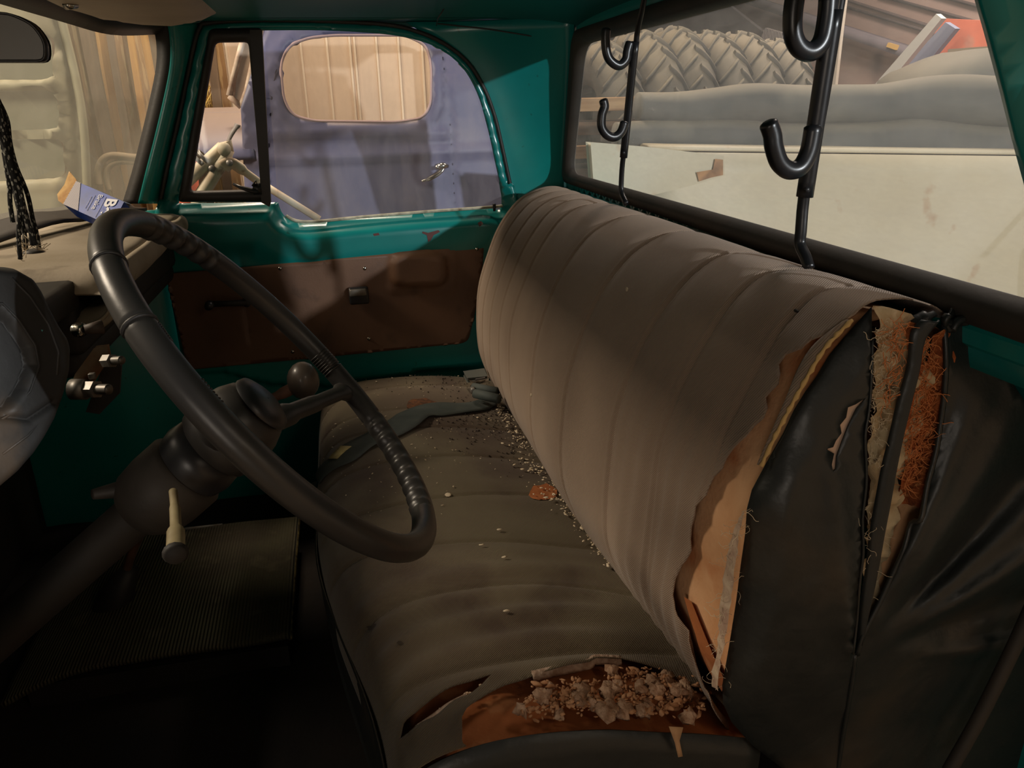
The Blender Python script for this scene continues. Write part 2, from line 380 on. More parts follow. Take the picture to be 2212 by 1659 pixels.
# --- rear corner panel on the passenger side
_sp = [(985, 110), (1010, 135), (1045, 190), (1068, 250), (1085, 320), (1100, 390), (1112, 440)]
_sq = sorted([(z, y) for y, z in pxX(_sp, 0.86)])
def f_cp(s, t):
    z = 0.60+t*0.85
    ydoor = float(np.interp(z, [q_[0] for q_ in _sq], [q_[1] for q_ in _sq]))+0.012
    if z > _sq[-1][0]: ydoor += 1.6*(z-_sq[-1][0])
    xg = 0.826-0.257*max(0, z-0.998); x = XD+0.018-(XD+0.018-xg)*s**1.5; y = ydoor+(YR+0.004-ydoor)*(s**0.85)
    return (x, y, z)
V, Fc = grid(f_cp, np.linspace(0, 1, 14), np.linspace(0, 1, 30))
tp = mk('trim_1', V, Fc, TEAL, thick=0.01); tag(tp, 'teal rear corner panel between passenger door and back window', 'corner panel', kind='structure')
hb_ = MB(); hb_.box((0.897, -.08, 1.478), (.01, 1.0, .080)); hb_.build('gutter_backing', TEALR, rf, smooth=False)
hs = MB(); hs.add(*ball(at(1145, 183, 'X', 0.825), 0.0035, 8)); hs.build('plug_hole', SEAL, tp)
# --- rear corner post on the driver's side, seen at the right edge
L0 = pxX([(2098, -60), (2105, 0), (2125, 70), (2160, 200), (2185, 300), (2212, 400), (2240, 540), (2262, 700)], -0.85)
poly = L0[:-1]+[(-0.688, 0.98), (-0.688, 1.40)]
def f_dp(y, z):
    d = seg_d((y, z), L0); return (-0.85-0.05*sstep(0.0, 0.10, d), y, z)
dp = sheet('trim_2', poly, [], 0.02, f_dp, TEAL, thick=0.012); tag(dp, 'teal rear corner post beside the driver side of the back window', 'corner post', kind='structure')
b = MB(); L1 = [(-0.856, y-0.026, z) for y, z in L0[:-1]]; b.tube(L1, 0.0022, 6); b.build('post_seam', SEAL, dp)

# --- floor of the cab, firewall
fl = mk('floor', *grid(lambda x, y: (x, y, 0.02+0.012*nz((x, y, 0), 5)), np.linspace(-0.95, 0.92, 30), np.linspace(-0.95, 1.1, 30)), FLOORM, thick=0.03)
tag(fl, 'dark dirty cab floor below the seat', 'floor', kind='structure')
fw = mk('wall_front', *grid(lambda x, z: (x, 0.98-0.15*max(0, z-0.55)+0.01*nz((x, 0, z), 6), z), np.linspace(-0.95, 0.92, 20), np.linspace(0.0, 0.93, 14)), DARK, thick=0.02)
tag(fw, 'dark firewall under the dashboard', 'firewall', kind='structure')
kp = mk('wall_right', *grid(lambda y, z: (XD+0.015-0.05*sstep(0.50, 0.75, y), y, z), np.linspace(0.49, 1.0, 10), np.linspace(0.0, 0.97, 14), flip=True), TEAL, thick=0.012)
tag(kp, 'teal kick panel ahead of the passenger door', 'kick panel', kind='structure')

cs = mk('wall_left', *grid(lambda y, z: (-0.94+.02*math.sin(pi*z), y, z), np.linspace(0.46, 1.0, 8), np.linspace(0.0, 0.95, 12)), TEAL, thick=0.03)
tag(cs, 'teal cowl side ahead of the open driver door', 'cowl side', kind='structure')

# ================================================================== PASSENGER DOOR
door = empty('door_1', (XD, 0, 0.2), 'teal passenger door with brown trim board, vent window and side window', 'door', kind='structure')
seam_px = [(345, 440), (362, 360), (385, 262), (405, 165), (420, 95), (432, 60), (450, 50), (560, 44), (700, 46), (830, 53), (900, 68), (960, 95), (1010, 135), (1045, 190), (1068, 250), (1085, 320), (1100, 390), (1112, 440)]
hole_px = [(385, 440), (398, 370), (420, 260), (440, 150), (455, 72), (500, 68), (570, 66), (700, 66), (820, 73), (890, 84), (950, 106), (998, 145), (1030, 200), (1050, 265), (1067, 340), (1085, 446), (1040, 450), (900, 460), (760, 472), (680, 481), (640, 480), (612, 465), (600, 438)]
so = [tuple(p) for p in catmull(pxX(seam_px, XD), 4)]
_h = pxX(hole_px, XD); ho = [tuple(p) for p in catmull(_h[3:5], 2)][:0]+_h[:5]+[tuple(p) for p in catmull(_h[5:], 4)]
ho_i = _h
holeb = [p for p in ho]
outer = so+[(-0.535, 0.95), (-0.535, 0.0), (0.50, 0.0), (0.50, 0.97)]
hol_closed = ho+[ho[0]]
board_o = rnd(pxX([(357, 592), (700, 562), (1046, 529), (1040, 620), (1012, 735), (1000, 742), (700, 772), (405, 800)], XD-0.035), 0.012, 3)
def f_door(y, z):
    d = seg_d((y, z), hol_closed); ds = seg_d((y, z), so)
    x = XD
    if z < 1.05 and d < 0.5:   # rolled sill and belt bulge, flatter panel below
        x = XD+0.012-0.047*sstep(0.0, 0.045, d) if z < 0.999 else x
        x += 0.012*sstep(0.09, 0.16, d)
    x -= 0.0
    if z > 0.999: x = XD-0.006*sstep(0, 0.01, d)*sstep(0, 0.01, ds)
    if ds < 0.008: x += 0.006
    return (x, y, z)
dpn = sheet('door_panel', outer, [holeb], 0.013, f_door, TEAL, door, thick=0.012, off=1)
# black seal line around the door
b = MB(); b.tube(catmull([(XD-0.004, y, z) for y, z in so], 3), 0.0055, 8); b.build('weatherstrip', SEAL, door)
# pressed brown trim board
def f_board(y, z):
    p = proj((XD-0.03, y, z))[0]; x = XD-0.029
    sx, sy = p
    # speaker bulge
    dxb = abs(sx-905)/62; dyb = abs(sy-582)/36
    e = max(0, 1-(dxb**4+dyb**4)); x -= 0.016*min(1, e*2)
    # raised band round it
    if 985 > sx > 842 and 540 < sy < 632: x -= 0.003
    x += 0.004*nz((y, z, 0), 4)
    if sy > 612 and sx > 830: x += 0.0
    return (x, y, z)
bd = sheet('trim_board', board_o, [], 0.012, f_board, TRIMB, door, thick=0.004)
for i, (sx, sy) in enumerate([(605, 580), (788, 580), (1030, 538), (368, 602), (536, 654), (632, 760), (797, 732)]):
    c = at(sx, sy, 'X', XD-0.034); s = MB(); s.add(*ball(c, 0.0058, 10, (0.5, 1, 1))); s.build('screw', CHROME, bd)
# inside handle box
c = at(775, 637, 'X', XD-0.04)
b = MB(); b.box((c[0]-0.008, c[1], c[2]), (0.022, 0.058, 0.052)); hb = b.build('handle_bezel', BLKP, door, bevel=0.006)
b = MB(); b.box((c[0]-0.022, c[1]+0.002, c[2]+0.012), (0.012, 0.050, 0.022)); b.build('pull_paddle', STEEL, hb, bevel=0.004)
# window crank
c = at(535, 650, 'X', XD-0.04); e = at(455, 655, 'X', XD-0.06)
b = MB(); b.tube([c+np.array([0.0, 0, 0]), c-np.array([0.03, 0, 0])], 0.012, 12); b.tube([c-np.array([0.022, 0, 0]), (c+e)/2-np.array([0.02, 0, 0]), e-np.array([0.012, 0, 0])], [0.010, 0.008, 0.009], 10)
cr = b.build('window_crank', DARK, door); b = MB(); b.tube([e-np.array([0.005, 0, 0]), e-np.array([0.02, 0, 0.0]), e-np.array([0.045, 0, 0])], [0.010, 0.013, 0.011], 12); b.build('crank_knob', BLKP, cr)
# bare steel chips in the paint
CHIP = mat('bare_rust_chip', S(92, 52, 48), 0.7)
for P in ([(913, 500), (925, 503), (947, 497), (951, 501), (937, 508), (930, 520), (925, 523), (922, 508), (912, 504)], [(806, 505), (818, 503), (820, 508), (808, 510)], [(1032, 482), (1040, 478), (1044, 483), (1036, 490)]):
    L = pxX(P, XD-0.0365); V, Fc = region(L, [], 0.01); mk('paint_chip', [(f_door(y, z)[0]-0.0012, y, z) for y, z in V], Fc, CHIP, door, smooth=False)
# vent window: black frame, glass, latch, division bar
vo = pxX([(385, 436), (453, 62), (566, 60), (586, 436)], XD+0.004); vi = pxX([(411, 413), (465, 92), (537, 91), (565, 409)], XD+0.004)
vo = rnd(vo, 0.012, 3); vi = rnd(vi, 0.012, 3)
V, Fc = loftn([[(XD-0.002, *p) for p in vo], [(XD-0.014, *p) for p in inset2(vo, 0.005)], [(XD-0.014, *p) for p in inset2(vi, -0.005)], [(XD-0.002, *p) for p in vi], [(XD+0.012, *p) for p in vi]])
vf = mk('vent_frame', V, Fc, SEAL, door)
GLC = glass('clear_side_glass', 0.025, (0.8, 0.75, 0.68, 1), (6, 6, 6), refl=0.03, extra=0.05)
GLS = glass('dusty_side_glass', 0.10, (0.72, 0.70, 0.74, 1), (7, 7, 2), refl=0.03, extra=0.10)
V, Fc = region(vi, [], 0.2); mk('vent_glass', [(XD+0.002, *p) for p in V], Fc, GLC, vf, smooth=False)
L = pxX([(541, 66), (567, 66), (586, 436), (583, 445), (566, 436)], XD-0.006); b = MB()
V, Fc = region(L, [], 0.3); mk('division_bar', [(XD-0.006, *p) for p in V], Fc, SEAL, door, smooth=False, thick=0.02, off=-1)
b = MB(); q = lambda x, y, dx=0.03: tuple(at(x, y, 'X', XD-dx))
b.tube([q(503, 397, .035), q(520, 405, .035), q(545, 412, .03), q(560, 412, .02)], [0.004, 0.006, 0.009, 0.009], 8, flat=(1, .6)); b.box(q(556, 408, .018), (0.02, 0.022, 0.03)); b.tube([q(545, 402, .03), q(553, 390, .03), q(556, 402, .03)], 0.003, 6)
b.build('vent_latch', BLKP, vf)
b = MB(); b.box(q(574, 411, .012), (0.012, 0.022, 0.038)); b.build('clip', DARK, vf, bevel=0.003)
# side glass and cream sill strip
so2 = [tuple(p) for p in catmull(ho_i[6:], 4)]
mk('side_glass', *(lambda r: ([(XD+0.012, *p) for p in r[0]], r[1]))(region(so2, [], 0.3)), GLS, door, smooth=False)
CREAM = mat('cream_window_felt', S(196, 190, 166), 0.6, col2=S(140, 134, 112), scale=40)
b = MB(); b.tube(catmull([(XD-0.001, y, z+0.003) for y, z in pxX([(1085, 447), (1040, 451), (900, 461), (760, 473), (680, 481), (640, 479), (618, 468)], XD)], 3), 0.0045, 8, flat=(1, 1)); b.build('sill_felt', CREAM, door)
b = MB(); c = q(1068, 456, .01); b.tube([c, (c[0], c[1], c[2]+0.022)], [0.004, 0.0055], 10); b.build('lock_knob', BLKP, door)

# ================================================================== A PILLAR, WINDSHIELD
# a-pillar swept section following the door's front edge
pil_top = [(330, 50), (338, 100), (336, 150), (322, 220), (303, 300), (285, 370), (264, 440)]   # glass edge
pil_mid = [(372, 50), (378, 100), (376, 150), (362, 220), (343, 300), (325, 370), (308, 440)]
pil_out = [(432, 50), (425, 100), (412, 165), (392, 250), (375, 320), (360, 385), (346, 440)]
def curveA(L, X): return [tuple(at(x, y, 'X', X)) for x, y in L]
r0 = curveA(pil_top, 0.80); r1 = curveA([(x+18, y) for x, y in pil_top], 0.79); r2 = curveA([(x-8, y) for x, y in pil_mid], 0.785); r3 = curveA([(x+14, y) for x, y in pil_mid], 0.80); r4 = curveA([(x-14, y) for x, y in pil_out], 0.855); r5 = curveA(pil_out, 0.865)
k = 5
V, Fc = loftn([catmull(r, k) for r in (r2, r3, r4, r5)], closed=False)
pa = mk('trim_3', V, Fc, TEAL, thick=0.01); tag(pa, 'teal windshield pillar with a soft highlight beside the vent window', 'pillar', kind='structure')
ws = empty('window_2', (0, 0.7, 0.95), 'windshield with dusty glass and wide black rubber surround', 'window', kind='structure')
r2b = curveA([(x-6, y) for x, y in pil_mid], 0.79)
V, Fc = loftn([catmull(r, k) for r in (r0, r1, r2b)], closed=False)
sl = mk('side_gasket', V, Fc, SEAL, ws, thick=0.01)
# glass: side edge is r0, bottom edge runs along the cowl, sloping back at the top
bot = [np.array(r0[-1])]+[at(x, y, 'X', X) for x, y, X in [(130, 460, 0.55), (0, 480, 0.35)]]+[np.array((-0.3, 0.86, 0.965)), np.array((-0.8, 0.80, 0.965))]
top = [np.array(r0[0])+(0, 0, 0.01), np.array((0.55, 0.47, 1.43)), np.array((0.35, 0.52, 1.44)), np.array((-0.3, 0.54, 1.44)), np.array((-0.8, 0.50, 1.44))]
rows = []
side = catmull(r0, 2)
for i in range(13):
    t = i/12; base = [np.array(b_)*(1-t)+np.array(t_)*t for b_, t_ in zip(bot, top)]
    base[0] = np.array(side[12-i] if i <= 12 else side[0]); rows.append(catmull(base, 5))
V, Fc = loftn(rows, closed=False)
GLW = glass('dusty_windshield', 0.18, (0.80, 0.76, 0.64, 1), (2, 2, 2), refl=0.05, extra=0.12, lo=0.3, hi=0.8)
mk('glass', V, Fc, GLW, ws)
bt = catmull(bot, 5)
V, Fc = loftn([[p+(0, 0.02, 0.012) for p in bt], [p+(0, -0.01, 0.004) for p in bt], [p+(0, -0.03, -0.010) for p in bt], [p+(0, -0.06, -0.014) for p in bt]], closed=False)
mk('bottom_gasket', V, Fc, SEAL, ws, thick=0.008)
V, Fc = loftn([[p+(0, 0.0, -0.03) for p in catmull(top, 5)], [p+(0, -0.03, -0.01) for p in catmull(top, 5)], [p+(0, -0.05, 0.02) for p in catmull(top, 5)]], closed=False)
mk('top_gasket', V, Fc, SEAL, ws, thick=0.008)

# ================================================================== BENCH SEAT
seat = empty('bench_seat', (0, -0.3, 0.03), 'torn bench seat with tan ribbed fabric, black vinyl end and exposed stuffing', 'seat')
FARP = [(-.455, .36), (-.415, .42), (-.378, .50), (-.366, .57), (-.368, .66), (-.379, .74), (-.405, .82), (-.440, .895), (-.490, .960), (-.535, .990), (-.580, 1.003), (-.625, .998), (-.655, .970), (-.667, .92), (-.672, .80), (-.672, .60)]
NEAP = [(-.480, .38), (-.438, .455), (-.413, .528), (-.416, .60), (-.421, .68), (-.425, .758), (-.441, .825), (-.463, .880), (-.488, .930), (-.515, .972), (-.555, 1.002), (-.615, 1.002), (-.660, .985), (-.700, .940), (-.745, .80), (-.780, .60)]
def spl(P, v):
    n = len(P)-1; t = min(max(v, 0), 1)*n; i = min(int(t), n-1); t -= i
    g = lambda j: np.array(P[min(max(j, 0), n)]); a, b_, c_, d = g(i-1), g(i), g(i+1), g(i+2)
    return 0.5*((2*b_)+(c_-a)*t+(2*a-5*b_+4*c_-d)*t*t+(3*b_-a-3*c_+d)*t**3)
U0, U1 = 0.74, -0.79
BSE = [.665, .58, .48, .37, .25, .02, -.21, -.42, -.56, -.69]
def backS(u, v, off=0.0, fab=False):
    k = (U0-u)/(U0-U1); k = min(max(k, 0), 1)
    e = sstep(0.55, 1.0, k)
    p = spl(FARP, v)*(1-e)+spl(NEAP, v)*e
    d = 0.002
    q = (spl(FARP, v+d)-spl(FARP, v-d))*(1-e)+(spl(NEAP, v+d)-spl(NEAP, v-d))*e; q = q/(np.linalg.norm(q)+1e-9)
    n = np.array([q[1], -q[0]])  # outward (towards +y / up)
    if n[0] < 0 and v < 0.5: n = -n
    o = off
    # round the far end of the backrest
    re = max(0, (u-(U0-0.07))/0.07); o -= 0.045*(1-math.sqrt(max(0, 1-min(re, 1)**2)))
    if fab:
        g = 0
        fade = sstep(0.06, 0.14, v)*(1-sstep(0.70, 0.78, v))
        for i, s in enumerate(BSE):
            x = (u-s-0.012*math.sin(v*5+i)*0.5)
            amp = 1.0 if u > -0.35 else 0.8
            g += -0.0048*math.exp(-(x/0.0055)**2)*amp-0.0045*math.exp(-(x/0.024)**2)
            g += 0.0016*math.exp(-((abs(x)-0.0085)/0.003)**2)
        o += g*fade
        # long drag wrinkles near the tear
        wk = sstep(-0.35, -0.6, -(-u)) if False else (1-sstep(-0.62, -0.35, u))
        o += 0.0022*wk*math.sin((u*1.0+v*0.10)*150)*(1-sstep(0.25, 0.5, v))
        o += 0.004*nz((u*3, v*6, 2), 1.2)
    p = p+n*o
    return (u, p[0], p[1])
def inv(fn, pts, u_r, v_r, nu=90, nv=120):
    U = np.linspace(*u_r, nu); W = np.linspace(*v_r, nv)
    G = np.array([[fn(u, v) for v in W] for u in U]); P = proj(G.reshape(-1, 3)).reshape(nu, nv, 2)
    out = []
    for p in pts:
        D = ((P-np.array(p))**2).sum(2); i, j = np.unravel_index(D.argmin(), D.shape); u, v = U[i], W[j]
        du, dv = (U[1]-U[0])*0.5, (W[1]-W[0])*0.5
        for _ in range(6):
            b0 = proj([fn(u, v), fn(u+1e-3, v), fn(u, v+1e-3)]); J = np.stack([(b0[1]-b0[0])/1e-3, (b0[2]-b0[0])/1e-3], 1)
            try: s_ = np.linalg.solve(J, np.array(p)-b0[0])
            except Exception: break
            s_[0] = np.clip(s_[0], -abs(du), abs(du)); s_[1] = np.clip(s_[1], -abs(dv), abs(dv))
            u = float(np.clip(u+s_[0], min(u_r), max(u_r))); v = float(np.clip(v+s_[1], min(v_r), max(v_r)))
        out.append((u, v))
    return out
# foam body
UF = list(np.linspace(U0, -0.30, 22))+list(np.linspace(-0.32, -0.782, 26))
V, Fc = grid(lambda u, v: backS(u, v, -0.016 if u > -0.3 else -0.016+0.009*sstep(-.35, -.6, u*1.0 if False else -abs(u))*0+0.002*nz((u*20, v*20, 0), 1)), UF, np.linspace(0, 1, 46))
core = mk('backrest_foam', V, Fc, FOAM, seat)
# fabric cover with the torn edge
edge_px = [(1893, 660), (1850, 686), (1815, 705), (1785, 726), (1757, 738), (1737, 757), (1702, 768), (1688, 790), (1694, 812), (1691, 834), (1662, 862), (1664, 884), (1655, 905), (1636, 922), (1620, 946), (1594, 972), (1576, 992), (1566, 1012), (1545, 1030), (1534, 1058), (1512, 1092), (1510, 1110), (1495, 1140), (1490, 1165), (1492, 1190), (1473, 1222), (1465, 1250), (1462, 1285), (1470, 1315), (1480, 1345), (1492, 1382), (1506, 1422), (1530, 1480), (1552, 1515)]
E1 = inv(backS, edge_px, (-0.35, -0.79), (0.03, 0.75))
E1 = [(min(u, -0.3), v) for u, v in E1]
vtop = E1[0][1]
fab_out = [(U0, 0.02), (U0, 0.88), (-0.70, 0.88), (E1[0][0]-0.0, 0.80)]+E1+[(E1[-1][0], 0.02)]
def f_fab(u, v):
    d = seg_d((u, v*0.9), [(a, b_*0.9) for a, b_ in E1]); o = 0.003
    if d < 0.06: o += 0.007*(1-d/0.06)*(0.5+nz((u*14, v*14, 5), 1))     # torn edge lifts off the foam
    return backS(u, v, o, True)
# denser sampling in u than v: scale v for triangulation
SV = 0.9
V2, F2 = region([(u, v*SV) for u, v in fab_out], [], 0.011, 0.36)
mk('backrest_fabric', [f_fab(u, v/SV) for u, v in V2], F2, FAB, seat, thick=0.0016, off=1)
# twill welt strip that still hangs beside the tear
wl_l = [(1820, 706), (1785, 728), (1752, 760), (1728, 800), (1708, 850), (1688, 900), (1668, 950), (1645, 1005)]
wl_r = [(1852, 700), (1812, 728), (1780, 765), (1752, 812), (1728, 862), (1704, 905), (1684, 958), (1656, 1012)]
A = inv(backS, wl_l, (-0.55, -0.79), (0.1, 0.75)); B_ = inv(backS, wl_r, (-0.55, -0.79), (0.1, 0.75))
A = catmull([(*a, 0) for a in A], 5); B_ = catmull([(*a, 0) for a in B_], 5)
rings = [[backS(a[0]*(1-t)+c_[0]*t, a[1]*(1-t)+c_[1]*t, 0.004+0.004*math.sin(pi*t)) for a, c_ in zip(A, B_)] for t in (0, .33, .66, 1)]
V, Fc = loftn(rings, closed=False); mk('welt_strip', V, Fc, FAB, seat, thick=0.0015)
b = MB(); b.tube([backS(c_[0]-0.001, c_[1], 0.004+0.0008*(i % 2)) for i, c_ in enumerate(B_)], [0.0018+0.0007*(i % 3) for i in range(len(B_))], 6); b.build('frayed_welt', mat('ochre_fray', S(196, 162, 104), 0.9, bump=0.4), seat)
# cream muslin backing strip lower down, with loose threads
ms_l = [(1612, 1105), (1590, 1150), (1575, 1210), (1566, 1280), (1560, 1350), (1552, 1420), (1545, 1480)]
ms_r = [(1620, 1110), (1606, 1160), (1600, 1220), (1592, 1290), (1580, 1370), (1570, 1430), (1560, 1490)]
A = inv(backS, ms_l, (-0.55, -0.79), (0.02, 0.6)); B_ = inv(backS, ms_r, (-0.55, -0.79), (0.02, 0.6))
A = catmull([(*a, 0) for a in A], 5); B_ = catmull([(*a, 0) for a in B_], 5)
rings = [[backS(a[0]*(1-t)+c_[0]*t, a[1]*(1-t)+c_[1]*t, 0.003+0.003*random.random()) for a, c_ in zip(A, B_)] for t in (0, .5, 1)]
V, Fc = loftn(rings, closed=False); mk('muslin_strip', V, Fc, mat('muslin', S(206, 184, 158), 0.95, col2=S(170, 140, 120), scale=50, bump=0.4), seat)
def strands(name, cen, n, m, parent, rad=0.0006, length=0.05, curl=1.0, spread=(0.01, 0.01, 0.01), seed=1):
    r_ = random.Random(seed); b = MB()
    for i in range(n):
        c_ = cen(r_); d = Vector((r_.uniform(-.3, .3), r_.uniform(-1, 1), r_.uniform(-1, 1))).normalized(); P = []; p = Vector(c_); L_ = length*r_.uniform(.4, 1.2)
        for s_ in range(9):
            P.append(p.copy()); d = (d+curl*Vector((r_.uniform(-.5, .5), r_.uniform(-.9, .9), r_.uniform(-.9, .9)))*0.6).normalized(); p = p+d*L_/8
        b.tube(P, rad*r_.uniform(.6, 1.3), 4)
    return b.build(name, m, parent)
mus = list(zip(A, B_))
def c_mus(r_):
    a, c_ = r_.choice(mus); t = r_.random(); return backS(a[0]*(1-t)+c_[0]*t, a[1]*(1-t)+c_[1]*t, 0.006)
tag(strands('loose_thread', c_mus, 60, THREAD, seat, 0.00028, 0.028, 1.4, seed=3), kind='stuff')
# orange lower foam sliver
sl_px = [(1466, 1290), (1482, 1300), (1510, 1372), (1538, 1440), (1556, 1480), (1548, 1500), (1520, 1455), (1490, 1372)]
A = inv(backS, sl_px, (-0.5, -0.79), (0.02, 0.5))
V2, F2 = region([(u, v*SV) for u, v in A], [], 0.012)
mk('orange_foam_edge', [backS(u, v/SV, -0.008) for u, v in V2], F2, FOAMO, seat)

# ---------- black vinyl end of the backrest
capL = [(1883, 662), (1850, 698), (1820, 732), (1790, 768), (1762, 815), (1740, 845), (1715, 885), (1692, 935), (1655, 1000), (1624, 1058), (1613, 1100), (1610, 1150), (1600, 1220), (1590, 1300), (1574, 1400), (1560, 1480), (1562, 1520), (1580, 1560), (1625, 1610), (1690, 1660), (1760, 1740)]
capB = [(2000, 1790), (2200, 1760)]
capR = [(2290, 1500), (2330, 1250), (2310, 1080), (2262, 960), (2222, 880), (2180, 815), (2140, 765), (2100, 715), (2072, 686), (2060, 668)]
lensR = [(2036, 700), (2041, 760), (2038, 840), (2028, 920), (2018, 980), (2002, 1040), (1994, 1085), (1986, 1122), (1966, 1128), (1952, 1180), (1925, 1240), (1895, 1305), (1862, 1370), (1850, 1412)]
lensL = [(1842, 1412), (1850, 1340), (1856, 1260), (1864, 1190), (1862, 1120), (1870, 1050), (1870, 1000), (1868, 940), (1877, 880), (1882, 800), (1884, 730)]
slit = [(1874, 857), (1848, 874), (1832, 880), (1828, 902), (1815, 918), (1818, 936), (1806, 952), (1800, 966), (1785, 970), (1802, 980), (1797, 1004), (1800, 1020), (1806, 1014), (1808, 985), (1820, 952), (1835, 915), (1850, 884)]
XC = -0.79
capo = pxX(capL+capB+capR+lensR+lensL, XC); slp = pxX(slit, XC)
lens2 = pxX(lensR+lensL, XC)
outl = pxX(capL, XC); outr = pxX(capR, XC)
def f_cap(y, z):
    p = proj((XC, y, z))[0]; sx, sy = p
    dl = seg_d((y, z), outl); dr = seg_d((y, z), outr)
    x = XC+0.008-0.020*min(1, dl/0.05)**0.7
    x -= 0.020*math.sin(pi*min(1, max(0, (1.0-z)/0.6)))*min(1, dl/0.12)   # belly
    dt = seg_d((y, z), lens2)
    # folds fanning out from the foot of the tear
    ax_, ay_ = 1845, 1420; an = math.atan2(sx-ax_, ay_-sy); rr = math.hypot(sx-ax_, sy-ay_)
    if sx > 1845:
        am = sstep(0.28, 0.5, an)*(1-sstep(1.3, 1.7, an))*sstep(60, 300, rr)
        x -= am*0.015*(math.sin(an*13.0+0.3+rr*.0012)+0.35*math.sin(an*29+rr*0.004))
    else:
        for fx, fy, gx, gy, w_, hh in ((1800, 1020, 1842, 1400, 26, .006), (1870, 1060, 1848, 1400, 16, .005), (1700, 1040, 1800, 1330, 60, .004), (1640, 1120, 1760, 1500, 70, .005), (1740, 850, 1680, 1100, 60, .004)):
            d_ = seg_d((sx, sy), [(fx, fy), (gx, gy)]); x -= hh*math.exp(-(d_/w_)**2)
    x += 0.010*(1-sstep(0, 0.05, dr)); x += 0.004*nz((y*9, z*4, 0), 1)+0.0015*nz((y*40, z*30, 3), 1)
    return tuple(at(sx, sy, 'X', x))
V2, F2 = region(capo, [slp], 0.0105)
F2 = [f[::-1] for f in F2]
mk('end_panel', [f_cap(y, z) for y, z in V2], F2, VIN, seat, thick=0.0018, off=-1)
# edge piping round the tear and seam down below it
b = MB(); b.tube(catmull([np.array(f_cap(*p))+(-.002, 0, 0) for p in pxX(lensR, XC)], 3), 0.0032, 8)
b.tube(catmull([np.array(f_cap(*p))+(-.001, 0, 0) for p in pxX(lensL, XC)], 3), 0.0016, 6); b.build('tear_edge', VIN, seat)
b = MB(); b.tube(catmull([np.array(f_cap(*p))+(-.001, 0, 0) for p in pxX([(1846, 1412), (1840, 1470), (1828, 1540), (1815, 1620), (1805, 1690)], XC)], 4), 0.003, 8); b.build('side_seam', VIN, seat)
# black piping between cotton and coir
pp_l = [(1990, 690), (1966, 720), (1958, 790), (1936, 870), (1920, 940), (1903, 1010), (1890, 1080), (1878, 1150), (1870, 1220), (1858, 1300), (1850, 1390)]
pp_r = [(2030, 692), (1998, 735), (1984, 800), (1968, 870), (1951, 940), (1938, 1010), (1926, 1080), (1912, 1150), (1898, 1220), (1882, 1290), (1856, 1385)]
A = catmull([at(x, y, 'X', -0.816) for x, y in pp_l], 4); B_ = catmull([at(x, y, 'X', -0.816) for x, y in pp_r], 4)
rings = [[np.array(a)*(1-t)+np.array(c_)*t+(-0.006*math.sin(pi*t)-0.003*math.exp(-((t-.72)/.1)**2), 0, 0) for a, c_ in zip(A, B_)] for t in (0, .2, .4, .6, .7, .8, 1)]
V, Fc = loftn(rings, closed=False); mk('vinyl_strap', V, Fc, VIN, seat, thick=0.002)
# curled vinyl flaps at the top
b = MB(); q = lambda x, y, X=-0.8: at(x, y, 'X', X)
b.tube(catmull([q(1968, 730), q(1975, 705), q(1990, 690), q(2008, 682), q(2022, 676, -.79)], 4), [0.006]*4+[0.009]*4+[0.008]*4+[0.004]*4+[0.001], 8, flat=(1, .4))
b.build('torn_flap', VIN, seat)
b = MB()
b.tube(catmull([q(2062, 700), q(2048, 694), q(2040, 690), q(2050, 678), q(2056, 666)], 4), [0.005]*6+[0.009]*6+[0.002]*5, 8, flat=(1, .45))
b.tube(catmull([q(2040, 700), q(2052, 715), q(2062, 700), q(2075, 690), q(2085, 700)], 4), [0.004]*5+[0.010]*8+[0.006]*4, 8, flat=(1, .5)); b.build('torn_flap', VIN, seat)
# stuffing behind the tear
def f_st(xb, amp, sc):
    return lambda y, z: (xb-amp*(0.5+nz((y*sc, z*sc, 1), 1))-0.4*amp*nz((y*sc*3, z*sc*3, 4), 1), y, z)
cot = pxX([(1868, 655), (1900, 657), (1940, 668), (1968, 690), (1980, 705), (1985, 800), (1960, 900), (1935, 1010), (1915, 1100), (1890, 1200), (1860, 1400), (1838, 1420), (1850, 1200), (1855, 1000), (1862, 850), (1866, 740)], -0.782)
V2, F2 = region(cot, [], 0.006); mk('cotton_padding', [f_st(-0.792, 0.016, 45)(y, z) for y, z in V2], F2, COTTON, seat)
orn = pxX([(1938, 684), (1955, 690), (1962, 700), (1965, 780), (1945, 850), (1930, 900), (1918, 930), (1922, 850), (1928, 760), (1925, 700)], -0.785)
V2, F2 = region(orn, [], 0.006); mk('coir_padding', [f_st(-0.804, 0.008, 60)(y, z) for y, z in V2], F2, COIR, seat)
coi = pxX([(1990, 715), (2012, 702), (2034, 710), (2036, 800), (2026, 900), (2014, 980), (1996, 1056), (1996, 1080), (1975, 1088), (1955, 1078), (1935, 1072), (1920, 1074), (1940, 960), (1960, 860), (1980, 780)], -0.785)
V2, F2 = region(coi, [], 0.006); ch = mk('coir_padding', [f_st(-0.796, 0.010, 60)(y, z) for y, z in V2], F2, COIR, seat)
fo2 = pxX([(1900, 1050), (2030, 1050), (2010, 1140), (1985, 1200), (1950, 1270), (1900, 1350), (1862, 1430), (1835, 1440), (1850, 1250), (1880, 1120)], -0.77)
V2, F2 = region(fo2, [], 0.008); mk('exposed_foam', [f_st(-0.788, 0.006, 40)(y, z) for y, z in V2], F2, FOAM, seat)
slf = pxX([(1885, 850), (1850, 860), (1815, 890), (1790, 960), (1780, 990), (1795, 1030), (1815, 1020), (1840, 930), (1880, 880)], -0.785)
V2, F2 = region(slf, [], 0.01); mk('exposed_foam', [tuple(np.array(f_cap(y, z))+(.004, 0, 0)) for y, z in V2], F2, mat('pale_lining', S(200, 170, 146), 0.9), seat)
